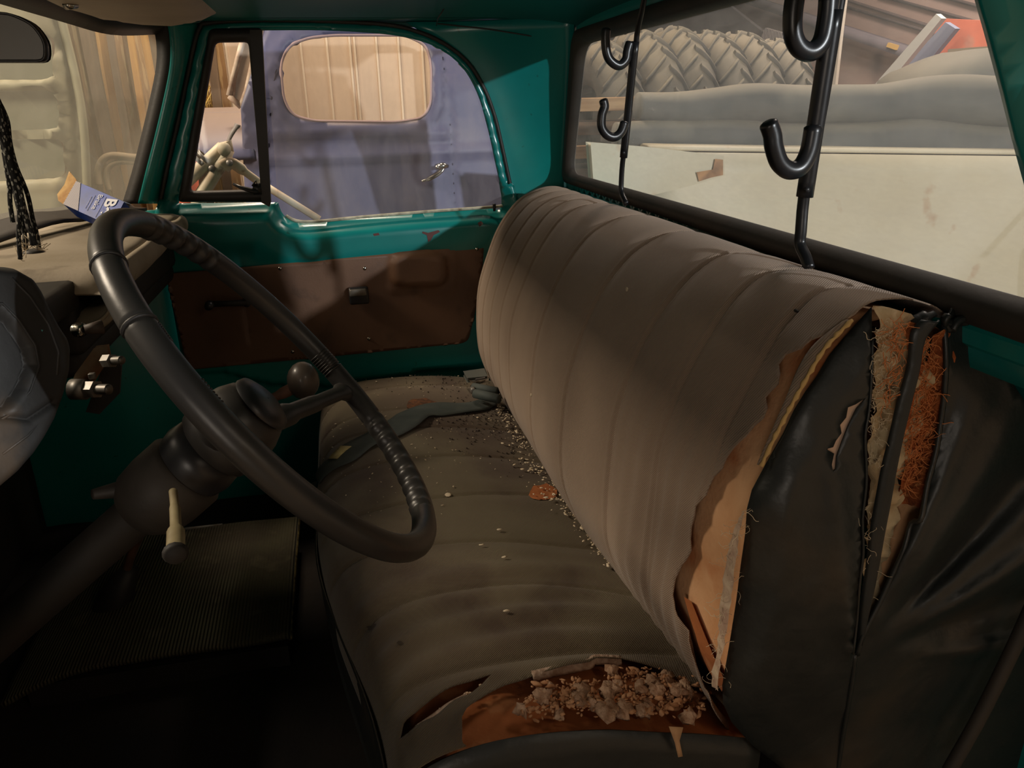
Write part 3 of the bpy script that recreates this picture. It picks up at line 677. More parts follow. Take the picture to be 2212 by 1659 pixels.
def in_px(poly, X, j=0.006):
    B0 = [min(p[0] for p in poly), max(p[0] for p in poly), min(p[1] for p in poly), max(p[1] for p in poly)]
    def c_(r_):
        while True:
            p = (r_.uniform(B0[0], B0[1]), r_.uniform(B0[2], B0[3]))
            if inside(p, poly): c = at(p[0], p[1], 'X', X); return (c[0]-r_.random()*j, c[1], c[2])
    return c_
tag(strands('coir_fibre', in_px([(1995, 725), (2014, 720), (2014, 840), (1994, 980), (1974, 1050), (1945, 1065), (1958, 960), (1978, 830)], -0.803), 420, COIRF, seat, 0.0004, 0.020, 0.8, seed=5), kind='stuff')
tag(strands('coir_fibre', in_px([(1915, 690), (1955, 695), (1950, 780), (1925, 880), (1908, 880), (1915, 760)], -0.811), 110, COIRF, seat, 0.0004, 0.018, 0.8, seed=6), kind='stuff')
tag(strands('cotton_thread', in_px([(1886, 700), (1930, 700), (1925, 820), (1905, 930), (1885, 1010), (1874, 1000), (1878, 850)], -0.806), 150, THREAD, seat, 0.00035, 0.018, 1.7, seed=8), kind='stuff')
tag(strands('cotton_thread', in_px([(1868, 1080), (1885, 1080), (1880, 1250), (1860, 1300), (1862, 1180)], -0.812), 30, THREAD, seat, 0.0003, 0.03, 1.0, seed=9), kind='stuff')

# ---------- cushion
CF = [(-.50, .395), (-.42, .425), (-.34, .445), (-.24, .463), (-.14, .472), (-.04, .470), (.03, .458), (.075, .435), (.102, .400), (.110, .35), (.108, .28), (.10, .18)]
CN = [(-.50, .405), (-.42, .432), (-.36, .452), (-.27, .478), (-.19, .490), (-.12, .494), (-.07, .488), (-.03, .470), (-.005, .440), (.005, .39), (.005, .30), (.0, .18)]
CSE = [.60, .44, .29, .10, -.09, -.28, -.45, -.62]
def cushS(u, v, off=0.0, fab=False):
    k = (U0-u)/(U0+0.775); e = sstep(0.50, 1.0, k)
    p = spl(CF, v)*(1-e)+spl(CN, v)*e; d = 0.004
    q = (spl(CF, v+d)-spl(CF, v-d))*(1-e)+(spl(CN, v+d)-spl(CN, v-d))*e; q = q/(np.linalg.norm(q)+1e-9)
    n = np.array([-q[1], q[0]]); o = off
    re = max(0, (u-(U0-0.08))/0.08); o -= 0.05*(1-math.sqrt(max(0, 1-min(re, 1)**2)))
    if fab:
        fd = sstep(0.02, 0.1, v)*(1-sstep(0.68, 0.8, v))
        for i, s in enumerate(CSE):
            x = u-s-0.014*math.sin(v*6+i*2)
            o += (-0.004*math.exp(-(x/0.006)**2)-0.005*math.exp(-(x/0.03)**2)+0.0012*math.exp(-((abs(x)-0.007)/0.0025)**2))*fd
        o += 0.006*nz((u*4, v*4, 9), 1)
        # sagging wrinkles in the driver's place
        wk = (1-sstep(-0.50, -0.28, u))*sstep(-0.74, -0.62, u); o += wk*0.0035*math.sin((u+0.10*v*v)*95)*sstep(0.05, .3, v)*(1-sstep(.62, .72, v))
    p = p+n*o
    return (u, p[0], p[1])
UC = list(np.linspace(U0, -0.5, 24))+list(np.linspace(-0.51, -0.776, 24))
V, Fc = grid(lambda u, v: cushS(u, v, -0.016+0.004*nz((u*25, v*25, 0), 1)), UC, np.linspace(0, 1, 50), flip=True)
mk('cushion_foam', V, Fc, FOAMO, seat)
vR = 0.75
cedge = [(868, 1602), (880, 1575), (905, 1545), (940, 1515), (985, 1492), (1020, 1480), (1060, 1469), (1040, 1484), (1060, 1476), (1110, 1455), (1160, 1446), (1200, 1428), (1240, 1418), (1290, 1418), (1340, 1430), (1400, 1446), (1450, 1465), (1500, 1490), (1530, 1510)]
# fabric: everything above the tear line; a tongue of cloth stays between two tears
tear_big = [(1000, 1563), (1010, 1545), (1050, 1510), (1090, 1488), (1150, 1466), (1210, 1452), (1270, 1440), (1285, 1430), (1340, 1432), (1400, 1448), (1450, 1466), (1500, 1490), (1540, 1512), (1590, 1562), (1612, 1590), (1400, 1592), (1200, 1592), (1000, 1592)]
tear_small = [(870, 1600), (882, 1570), (905, 1545), (945, 1512), (990, 1490), (1062, 1468), (1042, 1486), (1010, 1512), (975, 1530), (940, 1556), (905, 1580)]
ur = (-0.3, -0.775); vr = (0.02, 0.80)
TB = inv(cushS, tear_big, ur, vr); TS = inv(cushS, tear_small, ur, vr)
TB = [(min(u, 0), v) for u, v in TB]
fabc = [(U0, 0.0), (U0, 0.86), (-0.76, 0.86)]
# build by classification: outline to the driver end, minus tears
UCV = 0.75
def sc2(L): return [(u, v*UCV) for u, v in L]
big_hole = [(u, v) for u, v in TB[:-3]]
# extend the big tear past the driver edge so that it opens the border
hole1 = sc2([(max(u, -0.774), v) for u, v in TB]); hole2 = sc2([(max(u, -0.772), v) for u, v in TS])
outc = sc2([(U0, 0.0), (U0, 0.86), (0.3, 0.86), (-0.3, 0.86), (-0.776, 0.86), (-0.776, 0.0)])
def cut(V2, F2, holes):
    keep = []
    for f in F2:
        c = tuple(sum(V2[i][k] for i in f)/3 for k in (0, 1))
        if not any(inside(c, h) for h in holes): keep.append(f)
    return keep
def clip_in(L): return [(min(max(u, -0.7755), .9), v) for u, v in L]
V2, F2 = region(outc, [clip_in(hole1), clip_in(hole2)], 0.011, 0.5)
def f_cf(u, v):
    o = 0.004
    d = min(seg_d((u, v), hole1), seg_d((u, v), hole2))
    if d < 0.03: o += 0.006*(1-d/0.03)*(0.6+nz((u*20, v*20, 5), 1))
    return cushS(u, v/UCV, o, True)
_v0, _v1 = min(p[1] for p in hole1), max(p[1] for p in hole1)
F2 = [f for f in F2 if not (sum(V2[i][0] for i in f)/3 < -0.755 and _v0 < sum(V2[i][1] for i in f)/3 < _v1)]
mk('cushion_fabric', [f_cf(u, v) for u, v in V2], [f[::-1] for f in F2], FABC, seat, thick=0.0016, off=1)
# frayed cream edge of the tear
FRM = mat('frayed_lining', S(186, 164, 146), 0.95, col2=S(140, 112, 92), scale=70, bump=0.8, bscale=200)
for L, r_ in ((tear_big[4:9], 0.0045), (tear_small[7:], 0.0035)):
    b = MB(); b.tube(catmull([cushS(u, v, 0.004) for u, v in inv(cushS, L, ur, vr)], 5), r_, 6, flat=(1.6, .5)); b.build('frayed_edge', FRM, seat)
# black vinyl facing: driver end and front of the cushion
end_l = [cushS(-0.776, v, 0.002) for v in np.linspace(0.02, 1.0, 40)]
rings = [[(-0.774-0.010*math.sin(pi*t), p[1]*(1-0.06*t*(1 if p[1] < 0 else 0)), (p[2]-0.004)*(1-t)+t*0.17+0.004*nz((p[1]*8, t*6, 0), 1)) for p in end_l] for t in np.linspace(0, 1, 10)]
V, Fc = loftn(rings, closed=False); mk('cushion_end_panel', V, [f[::-1] for f in Fc], VIN, seat, thick=0.002)
V, Fc = grid(lambda u, v: cushS(u, v, 0.005), np.linspace(U0, -0.776, 40), np.linspace(0.80, 1.0, 8), flip=True); mk('cushion_front_panel', V, Fc, VIN, seat)
b = MB(); b.tube([cushS(u, 0.80, 0.006) for u in np.linspace(U0-0.05, -0.77, 50)], 0.003, 6); b.build('front_piping', VIN, seat)
# torn drip of lining over the end panel
dr = pxX([(1445, 1570), (1476, 1572), (1468, 1600), (1475, 1634), (1465, 1636), (1458, 1605)], -0.79)
V, Fc = region(dr, [], 0.02); mk('lining_scrap', [(-0.789, y, z) for y, z in V], Fc, mat('scrap', S(190, 150, 110), 0.9), seat, thick=0.001)
# seat base
b = MB(); b.box((-0.0, -0.22, 0.115), (1.42, 0.52, 0.17)); b.build('seat_base', DARK, seat, smooth=False)
# dark stains and burn holes in the cloth
def decal(name, px, fn, ur, vr, off, m, parent, st=0.01):
    A = inv(fn, px, ur, vr); V2, F2 = region([(u, v) for u, v in A], [], st)
    return mk(name, [fn(u, v, off, True) for u, v in V2], F2, m, parent)
def ell(cx, cy, rx, ry, n=14, j=0.15, sd=1):
    r_ = random.Random(sd); return [(cx+rx*(1+r_.uniform(-j, j))*math.cos(2*pi*i/n), cy+ry*(1+r_.uniform(-j, j))*math.sin(2*pi*i/n)) for i in range(n)]
RUSTH = mat('brown_seat_hole', S(104, 62, 30), 0.95, col2=S(60, 36, 20), scale=90, bump=0.6)
SPOT = mat('burn_spot', S(54, 44, 34), 0.95)
decal('worn_hole', ell(912, 876, 32, 13, sd=3), cushS, (0.74, 0.1), (0.02, 0.6), 0.0056, RUSTH, seat)
decal('worn_hole', ell(1172, 1068, 34, 17, sd=8), cushS, (0.3, -0.5), (0.02, 0.5), 0.0056, FOAMO, seat)
decal('stain', ell(806, 1357, 14, 8, sd=4), cushS, (-0.2, -0.775), (0.1, 0.78), 0.0056, SPOT, seat)
decal('stain', ell(870, 1398, 6, 4, sd=5), cushS, (-0.2, -0.775), (0.1, 0.78), 0.0056, SPOT, seat)

# ================================================================== SEAT BELTS AND DEBRIS
def ribbon(name, up, lo, fn, m, parent, off=0.008, twist=None, ur=(0.74, -0.3), vr=(0.0, 0.8)):
    A = catmull([(*a, 0) for a in inv(fn, up, ur, vr)], 5); B_ = catmull([(*a, 0) for a in inv(fn, lo, ur, vr)], 5)
    rings = [[fn(a[0]*(1-t)+c_[0]*t, a[1]*(1-t)+c_[1]*t, off+0.004*math.sin(i*0.5)*(t-.5)+0.003) for i, (a, c_) in enumerate(zip(A, B_))] for t in (0, .25, .5, .75, 1)]
    V, Fc = loftn(rings, closed=False); return mk(name, V, Fc, m, parent, thick=0.0016)
BELT = mat('grey_webbing', S(46, 54, 52), 0.7, col2=S(58, 64, 60), scale=30); wave(BELT, 220, 0.4, 'X', 0.0006)
bc = cushS(0.2, 0.5, 0.01)
belt = empty('lap_belt', bc, 'loose dark grey lap belt strap lying twisted across the seat cushion', 'seat belt')
up = [(690, 1026), (715, 998), (742, 975), (790, 945), (840, 918), (862, 902), (890, 889), (940, 880), (1000, 878), (1040, 870), (1066, 860)]
lo = [(700, 1050), (738, 1018), (772, 1000), (812, 972), (862, 950), (905, 926), (930, 908), (960, 905), (1010, 900), (1050, 893), (1072, 880)]
ribbon('strap', up, lo, cushS, BELT, belt)
A = inv(cushS, [(718, 999), (742, 973), (764, 975), (736, 1001)], (0.74, -0.3), (0.0, 0.8)); V2, F2 = region(A, [], 0.03)
mk('care_label', [cushS(u, v, 0.0145) for u, v in V2], F2, mat('yellowed_label', S(178, 164, 110), 0.7, col2=S(150, 134, 90), scale=60), belt, thick=0.0006)
b = MB(); e = cushS(*inv(cushS, [(692, 1040)], (0.74, -0.3), (0.0, 0.8))[0], 0.01); r_ = random.Random(2)
for i in range(16):
    d = Vector((r_.uniform(-.3, .1), r_.uniform(0, 1), r_.uniform(-1, -.2))).normalized()*0.02; b.tube([e, Vector(e)+d*.5, Vector(e)+d+Vector((0, .002, -.004))], 0.0008, 4)
b.build('frayed_end', BELT, belt)
bk = empty('belt_buckle', at(1040, 812, 'X', 0.55), 'dark metal seat belt buckle with bright slotted tongue in the seat crease', 'buckle')
def slab(P, t, X=None):
    P = [np.array(p) for p in P]; n = np.cross(P[1]-P[0], P[2]-P[0]); n = n/np.linalg.norm(n)*t; m_ = len(P)
    return [*P, *[p+n for p in P]], [tuple(range(m_)), tuple(range(2*m_-1, m_-1, -1))]+[(i, (i+1) % m_, m_+(i+1) % m_, m_+i) for i in range(m_)]
def z_(x, y, Z): return at(x, y, 'Z', Z)
b = MB(); b.add(*slab([z_(1002, 802, .50), z_(1045, 796, .50), z_(1052, 812, .497), z_(1010, 816, .497)], 0.014)); b.build('buckle_body', mat('buckle_grey', S(74, 78, 74), 0.4, 0.3), bk, bevel=0.002, smooth=False)
b = MB(); b.add(*slab([z_(1008, 815, .495), z_(1055, 808, .495), z_(1056, 822, .49), z_(1030, 828, .488), z_(1016, 822, .49)], 0.004)); b.build('tongue', CHROME, bk, smooth=False)
b = MB(); b.add(*slab([z_(1027, 822, .496), z_(1048, 818, .496), z_(1048, 815, .496), z_(1027, 819, .496)], 0.002)); b.build('slot', DARK, bk, smooth=False)
b2 = empty('belt_buckle', at(1045, 855, 'X', 0.45), 'black webbing loop and buckle folded in the seat crease below the metal one', 'buckle')
b = MB(); b.tube([z_(1022, 836, .495), z_(1075, 846, .495)], 0.012, 12); b.build('webbing_loop', BELT, b2)
b = MB(); b.tube([z_(1026, 850, .49), z_(1078, 862, .49)], 0.013, 12); b.build('webbing_roll', BELT, b2)
b = MB(); b.box(z_(1021, 843, .495), (0.02, 0.012, 0.016)); b.build('end_cap', STEEL, b2, bevel=0.003)

def crumbs(name, pts, m, label, cat, smin, smax, seed=1, flat=0.5, long=1.6, parent=None):
    r_ = random.Random(seed); b = MB()
    for p in pts:
        s = r_.uniform(smin, smax)*(0.6+r_.random()**2); a = r_.uniform(0, pi); M = Matrix.Rotation(a, 3, 'Z')
        Vv, Ff = ball((0, 0, 0), s, 5, (long*r_.uniform(.7, 1.3), .8, flat)); Vv = [M@Vector((v[0]*(1+.3*r_.uniform(-1, 1)), v[1], v[2])) for v in Vv]
        b.add([Vector(p)+v for v in Vv], Ff)
    o = b.build(name, m, parent)
    if not parent: tag(o, label, cat, kind='stuff')
    return o
# all debris sits on the cushion surface
def onc(px, off=0.007): return [cushS(u, v, off, True) for u, v in inv(cushS, px, (0.74, -0.775), (0.0, 0.8), 70, 90)]
r_ = random.Random(11); P = []
for i in range(230):
    x = r_.gauss(900, 110); y = r_.gauss(930, 90)
    if 690 < x < 1150 and 790 < y < 1120: P.append((x, y))
crumbs('foam_crumbs', onc(P), CRUMB, 'tiny pale foam crumbs scattered over the passenger half of the cushion', 'debris', 0.0007, 0.0020, 1)
P = []
for i in range(430):
    t = r_.random(); cx = 1085+t*250; cy = 880+t*345; d = abs(r_.gauss(0, 22))*(0.5+1.2*math.exp(-((t-.45)/.25)**2)); P.append((cx-d-4, cy+r_.gauss(0, 9)))
crumbs('crease_crumbs', onc(P, 0.010), CRUMB, 'line of pale foam crumbs gathered in the crease under the backrest', 'debris', 0.0010, 0.0030, 2)
P = []
for i in range(900):
    t = r_.random()
    x, y = (r_.gauss(1040, 45), r_.gauss(905, 30)) if t < .6 else (r_.gauss(960, 70), r_.gauss(820, 16))
    if t > .85: x, y = r_.gauss(1120, 22), r_.gauss(960, 28)
    P.append((x, y))
crumbs('dark_dirt', onc(P, 0.006), DIRT, 'dark gritty dirt spread on the far rear part of the cushion', 'dirt', 0.0007, 0.0022, 3, .7, 1.1)
for i, (x, y, s, lb) in enumerate([(1040, 1187, .004, 'single pale flake on the cushion below the seam beside the steering wheel tip'), (1088, 1214, .0042, 'single pale flake lying below the seam in the middle of the cushion'), (1093, 1332, .0042, 'single pale flake lying near the driver side of the cushion'), (968, 1072, .006, 'cluster of pale crumbs beside the right side of the steering wheel rim'), (1078, 1152, .0045, 'small pale foam bit in the middle of the cushion')]):
    c = onc([(x, y)], 0.009)[0]; b = MB(); Vv, Ff = ball(c, s, 8, (.5, 1.3, .35) if i != 3 else (1.5, 1.2, .3)); b.add([Vector(v)+Vector((nz(v, 200), nz(v, 260), nz(v, 230)))*0.0012 for v in Vv], Ff)
    tag(b.build('foam_flake', CRUMB), lb, 'debris', 'pale foam flakes on the cushion')
# chewed stuffing in the big tear
P = []
for i in range(900):
    t = r_.random()
    if t < .35: x, y = r_.gauss(1370, 34), r_.gauss(1500, 26)
    elif t < .6: x, y = r_.gauss(1235, 34), r_.gauss(1515, 20)
    elif t < .8: x, y = r_.gauss(1460, 30), r_.gauss(1505, 16)
    else: x, y = r_.uniform(1120, 1520), r_.gauss(1535, 10)
    if 1040 < x < 1560 and 1450 < y < 1560: P.append((x, y))
pts = onc(P, 0.0); pts = [(p[0], p[1], p[2]+0.010*r_.random()+0.012*max(0, nz(p, 30))) for p in pts]
CH = mat('chewed_foam', S(196, 150, 112), 0.95, col2=S(150, 104, 70), scale=40)
o = crumbs('chewed_stuffing', pts, CH, '', '', 0.0012, 0.0038, 5, .6, 1.5, parent=seat); tag(o, kind='stuff')
b = MB(); r2 = random.Random(21)
for p in r2.sample(pts, 34):
    Vv, Ff = ball((0, 0, 0), r2.uniform(.006, .013), 9, (1.2, 1, .7)); b.add([Vector(p)+Vector(v)*(1+.9*nz((v[0]+p[0]*9, v[1]+p[1]*9, v[2]), 150)) for v in Vv], Ff)
tag(b.build('stuffing_clump', mat('pale_clump', S(190, 158, 132), .95, col2=S(140, 104, 78), scale=90, bump=.9, bscale=220), seat), kind='stuff')
P = [(r_.uniform(890, 1040), 0) for i in range(60)]; P = [(x, 1598-(x-880)*0.68+r_.gauss(0, 5)) for x, _ in P]
o = crumbs('chewed_stuffing', onc(P, 0.002), mat('chewed_lining', S(210, 180, 150), 0.95), '', '', 0.0016, 0.0035, 6, .6, 1.5, parent=seat); tag(o, kind='stuff')
# bits on the backrest cloth
for x, y, lb in [(1358, 628, 'pale round bit stuck on the upper middle of the backrest'), (1148, 853, 'tiny pale flake on the lower far part of the backrest')]:
    u, v = inv(backS, [(x, y)], (0.7, -0.79), (0.05, 0.7))[0]; c = backS(u, v, 0.004, True); b = MB(); b.add(*ball(c, 0.004, 8, (1, .5, 1)))
    tag(b.build('foam_flake', CRUMB), lb, 'debris', 'pale bits on the backrest')
u, v = inv(backS, [(1717, 668)], (0.7, -0.79), (0.05, 0.7))[0]; c = backS(u, v, 0.0045, True); b = MB(); b.add(*ball(c, 0.004, 8, (1.3, .5, .5))); tag(b.build('seed_husk', DARK), 'tiny dark husk stuck near the top of the backrest', 'debris')

# ================================================================== STEERING WHEEL AND COLUMN
WC = np.array([-.624, .081, .925]); th = 0.661; WA = np.array([0, -math.cos(th), math.sin(th)]); WR = 0.24
WU = np.cross(WA, [1, 0, 0]); WU /= np.linalg.norm(WU); WV = np.cross(WA, WU)
def wp(a, r=WR, k=0.0): return WC+r*(math.cos(a)*WU+math.sin(a)*WV)-k*WA
angs = np.linspace(0, 2*pi, 720, endpoint=False); WPX = proj([wp(a) for a in angs])
def wang(x, y): return angs[((WPX-np.array([x, y]))**2).sum(1).argmin()]
wheel = empty('steering_wheel', WC-0.10*WA, 'large worn black steering wheel with finger grips and three spokes', 'steering wheel')
V = []; Fc = []; n = 16; NS = 480
joints = [wang(232, 575), wang(300, 705), wang(800, 905), wang(712, 800)]
gA, gB = wang(700, 775), wang(900, 1080); g2A, g2B = wang(300, 480), wang(470, 575)
def arc(a, b_):  # membership helper for the shorter arc
    d = (b_-a+pi) % (2*pi)-pi
    return a, d
def inarc(t, A):
    a, d = A; s = (t-a+pi) % (2*pi)-pi
    return (0 < s < d) if d > 0 else (d < s < 0)
grips = [arc(wang(800, 900), wang(912, 1110)), arc(wang(310, 480), wang(455, 560)), arc(wang(430, 870), wang(330, 740))]
for i in range(NS):
    t = 2*pi*i/NS; er = math.cos(t)*WU+math.sin(t)*WV
    r0_ = 0.0152
    for j in joints:
        s = abs((t-j+pi) % (2*pi)-pi)*WR; r0_ -= 0.003*math.exp(-(s/0.0018)**2)
    for k in range(n):
        a = 2*pi*k/n; d = math.cos(a)*er+math.sin(a)*WA; r1 = r0_
        inner = max(0, -math.cos(a))
        if any(inarc(t, G) for G in grips[:2]): r1 += (inner**1.5)*0.0030*math.sin(t*WR/0.0040)
        V.append(WC+er*WR+d*r1)
    for k in range(n): Fc.append((i*n+k, ((i+1) % NS)*n+k, ((i+1) % NS)*n+(k+1) % n, i*n+(k+1) % n))
rim = mk('rim', V, [f[::-1] for f in Fc], WHEELM, wheel)
for j in joints[:2]:
    b = MB(); e1 = math.cos(j)*WU+math.sin(j)*WV; b.tube([WC+e1*WR+(math.cos(a)*e1+math.sin(a)*WA)*0.0146 for a in np.linspace(0, 2*pi, 20, endpoint=False)], 0.0020, 6, closed=True); b.build('joint_ring', SEAL, rim)
# fine thumb ribs
for (x0, y0), (x1, y1) in (((395, 850), (450, 890)), ((312, 722), (335, 755)), ((690, 762), (722, 800))):
    a0 = wang(x0, y0); a1 = wang(x1, y1); d = (a1-a0+pi) % (2*pi)-pi; b = MB()
    for i in range(8):
        t = a0+d*i/7; e1 = math.cos(t)*WU+math.sin(t)*WV
        b.tube([WC+e1*WR+(math.cos(a)*e1+math.sin(a)*WA)*0.0153 for a in np.linspace(1.7, 4.2, 9)], 0.0009, 5)
    b.build('thumb_ribs', WHEELM, rim)
# spokes, hub
HK = 0.075
for x, y, r1 in ((745, 850, 0.016), (438, 888, 0.018), (640, 1090, 0.012)):
    a = wang(x, y); P = [wp(a, WR-0.004, 0.002), wp(a, WR-0.03, 0.010), wp(a, WR-0.08, 0.034), wp(a, 0.11, 0.055), wp(a, 0.07, HK), wp(a, 0.03, HK)]
    b = MB(); b.tube(catmull(P, 4), [r1*1.0]*4+[r1*.72]*4+[r1*.85]*4+[r1*1.1]*4+[r1*1.25]*5, 12, flat=(1, .62)); b.build('spoke', WHEELM, wheel)
def lathe(prof, c, ax, n=40):
    ax = Vector(ax).normalized(); u = ax.orthogonal().normalized(); v = ax.cross(u)
    return loftn([[Vector(c)+ax*h+(u*math.cos(a)+v*math.sin(a))*r for a in np.linspace(0, 2*pi, n, endpoint=False)] for r, h in prof])
b = MB(); b.add(*lathe([(0.001, -.034), (.026, -.037), (.040, -.045), (.047, -.060), (.050, -.075), (.051, -.095), (.048, -.110), (.038, -.118)], WC, WA)); b.build('hub', WHEELM, wheel)
b = MB(); b.add(*lathe([(0.001, -.026), (.024, -.027), (.036, -.032), (.038, -.038)], WC, WA)); b.build('horn_cap', BLKP, wheel)
colm = empty('steering_column', WC-0.5*WA, 'dark steering column with tapered collar and cream lever under the wheel', 'steering column')
b = MB(); b.add(*lathe([(.034, -.112), (.044, -.114), (.047, -.135), (.044, -.150)], WC, WA)); b.build('column_collar', BLKP, colm)
TAN = mat('tan_grey_column_shroud', S(56, 50, 44), 0.6, col2=S(44, 40, 36), scale=9, bump=0.1)
b = MB(); b.add(*lathe([(.040, -.150), (.049, -.156), (.049, -.19), (.046, -.215), (.034, -.232), (.026, -.236)], WC, WA)); b.build('column_shroud', TAN, colm)
b = MB(); b.add(*lathe([(.026, -.23), (.026, -.70)], WC, WA)); b.build('column_tube', DARK, colm)
p0 = WC-0.20*WA+np.array((-.03, -.035, -.04)); LV = [at(374, 1062, 'X', -0.70), at(378, 1100, 'X', -0.74), at(380, 1150, 'X', -0.79), at(379, 1195, 'X', -0.83)]
IV = mat('ivory_lever', S(150, 138, 104), 0.5, col2=S(120, 106, 78), scale=30)
b = MB(); b.tube(catmull(LV, 5), [.0045]*5+[.0055]*5+[.0085]*5+[.0115], 14); b.build('turn_lever', IV, colm)
b = MB(); c_ = LV[-1]; b.tube([c_, c_+(LV[-1]-LV[-2])*0.12], [0.0118, 0.009], 14); b.build('lever_cap', DARK, colm)
b = MB(); b.tube([WC-0.22*WA, at(265, 1055, 'X', -0.60), at(200, 1068, 'X', -0.62)], [0.012, 0.012, 0.006], 10); b.build('shift_lever', TAN, colm)

# ================================================================== GEAR LEVER
gk = at(655, 822, 'X', 0.12)
gl = empty('gear_lever', (gk[0]-0.05, gk[1]+0.14, 0.15), 'floor gear lever with worn rounded black knob beside the cushion', 'gear lever')
b = MB(); d = np.array(at(655, 822, 'X', 0.12)); b.add(*ball(d, 0.036, 16, (1, .95, 1.15))); b.build('knob', mat('worn_knob', S(84, 74, 66), 0.4, col2=S(60, 54, 50), scale=12, coat=.2), gl)
b = MB(); b.tube(catmull([at(640, 835, 'X', .12), at(600, 855, 'X', .12), at(540, 885, 'X', .12), at(440, 960, 'X', .12), (.16, .50, .35), (.20, .60, .14)], 4), [.013]*4+[.010]*17, 10); b.build('shaft', mat('rusty_shaft', S(110, 76, 60), 0.7, col2=S(70, 52, 44), scale=20), gl)
b = MB(); b.tube([(.18, .55, .24), (.20, .60, .16), (.21, .62, .08)], [.02, .04, .06], 20); b.build('rubber_boot', SEAL, gl)

# ================================================================== DASHBOARD
dash = empty('dashboard', (0.4, 0.6, 0.80), 'dashboard with dusty beige padded top and dark underside', 'dashboard')
def f_dash(x, t):
    # t along the section: windshield edge -> rear edge -> rolled lip -> underside
    yf = 0.86; yr = 0.435-0.02*(1-(x+0.05)/0.9)
    if t < 0.62:
        s = t/0.62; y = yf+(yr-yf)*s; z = 0.957+0.010*math.sin(pi*s)
    else:
        a = (t-0.62)/0.38*pi; y = yr+0.012-0.030*math.sin(a)+0.05*(a/pi)**2; z = 0.957-0.032*(1-math.cos(a))
    ex = max(0, (x-0.80)/0.05); z -= 0.012*ex*ex; en = max(0, (-0.02-x)/0.04); z -= 0.03*en**2
    z += 0.004*nz((x*5, y*7, 0), 1)
    if x > 0.45: z += 0.006*math.sin((x-.45)*16)*sstep(.3, .6, t)*sstep(.45, .6, x)
    return (x, y, z)
V, Fc = grid(f_dash, np.linspace(-0.06, 0.845, 50), np.linspace(0, 1, 40)); mk('padded_top', V, Fc, BEIGE, dash, thick=0.008, off=1)
b = MB(); b.tube([f_dash(x, 0.60) for x in np.linspace(-0.05, 0.83, 30)], 0.0018, 6); b.tube([tuple(np.array(f_dash(-0.055, t))+(0, 0, .002)) for t in np.linspace(0.1, 1, 30)], 0.0035, 6); b.build('edge_piping', BEIGE, dash)
b = MB(); b.box((0.40, 0.66, 0.865), (0.90, 0.38, 0.10)); b.box((0.40, 0.56, 0.80), (0.90, 0.16, 0.05)); b.build('lower_panel', DARK, dash, bevel=0.015)
b = MB(); b.box((-0.47, 0.66, 0.93), (0.86, 0.40, 0.05)); b.build('hood_shelf', DARK, dash, bevel=0.01)
b = MB(); b.tube([at(132, 677, 'X', .05), at(178, 674, 'X', .05)], 0.0042, 10); b.build('trim_bar', STEEL, dash)
# vent disc by the windshield
b = MB(); c_ = at(72, 545, 'Z', 0.975); b.add(*lathe([(0.001, .006), (.012, .006), (.018, .003), (.019, 0)], c_, (0, 0, 1), 24)); b.build('defroster_knob', SEAL, dash)
# instrument housing, left edge of the view
ins = empty('instrument_panel', (-0.55, 0.36, 0.80), 'scuffed grey plastic instrument housing in front of the driver', 'instrument panel')
io = [(-80, 560), (0, 572), (45, 575), (82, 596), (100, 622), (118, 660), (138, 698), (158, 728), (164, 752), (162, 800), (150, 850), (130, 905), (108, 945), (85, 980), (50, 1020), (0, 1062), (-80, 1120)]
def ipl(x, y):  # housing face: a plane tilted toward the driver
    rr_ = ray(x, y); n_ = np.array([-0.55, -0.80, 0.22]); n_ /= np.linalg.norm(n_); c0 = np.array([-0.58, 0.345, 0.92]); t = np.dot(c0-CAM, n_)/np.dot(rr_, n_); return CAM+rr_*t, n_
bevl = io[1:-1]
ridge1 = [(0, 640), (40, 690), (80, 740), (92, 790), (70, 850), (30, 900), (0, 930)]
def f_ins(x, y):
    p, n_ = ipl(x, y); d = seg_d((x, y), bevl); h = -0.030*(1-min(1, d/26))**2
    r1_ = seg_d((x, y), ridge1); h += -0.010*sstep(46, 38, r1_)*0
    Lr = [(-80, 660), (0, 655), (35, 690), (72, 745), (80, 790), (60, 845), (20, 895), (-80, 950)]
    if inside((x, y), Lr): h -= 0.014*sstep(0, 14, seg_d((x, y), Lr+[Lr[0]]))
    if seg_d((x, y), [(-80, 880), (0, 900), (60, 905), (112, 870)]) < 14: h -= 0.006*(1-sstep(4, 14, seg_d((x, y), [(-80, 880), (0, 900), (60, 905), (112, 870)])))
    return p+n_*h
V2, F2 = region(io, [], 5); mk('bezel', [f_ins(x, y) for x, y in V2], [f for f in F2], CLU, ins, thick=0.004)
edge3 = [f_ins(x, y) for x, y in io]; back = [np.array(p)+(0.03, 0.16, -0.01) for p in edge3]
V, Fc = loftn([edge3, back], closed=False); mk('housing_side', V, Fc, mat('dark_grey_side', S(44, 42, 40), .6), ins)
b = MB()
for L in ([(-80, 660), (0, 655), (35, 690), (72, 745), (80, 790), (60, 845), (20, 895), (-80, 950)], [(20, 600), (60, 640), (100, 700), (122, 760), (118, 810)], [(0, 980), (55, 940), (100, 890)]):
    b.tube([np.array(f_ins(x, y))-np.array((.002, .003, 0)) for x, y in L], 0.0016, 6)
b.build('bezel_rib', CLU, ins)
b = MB(); c_ = f_ins(88, 722); b.box(c_, (0.004, 0.002, 0.012), Matrix.Rotation(.5, 3, 'X')); b.build('paint_nick', mat('aqua_nick', S(90, 160, 160), .5), ins)
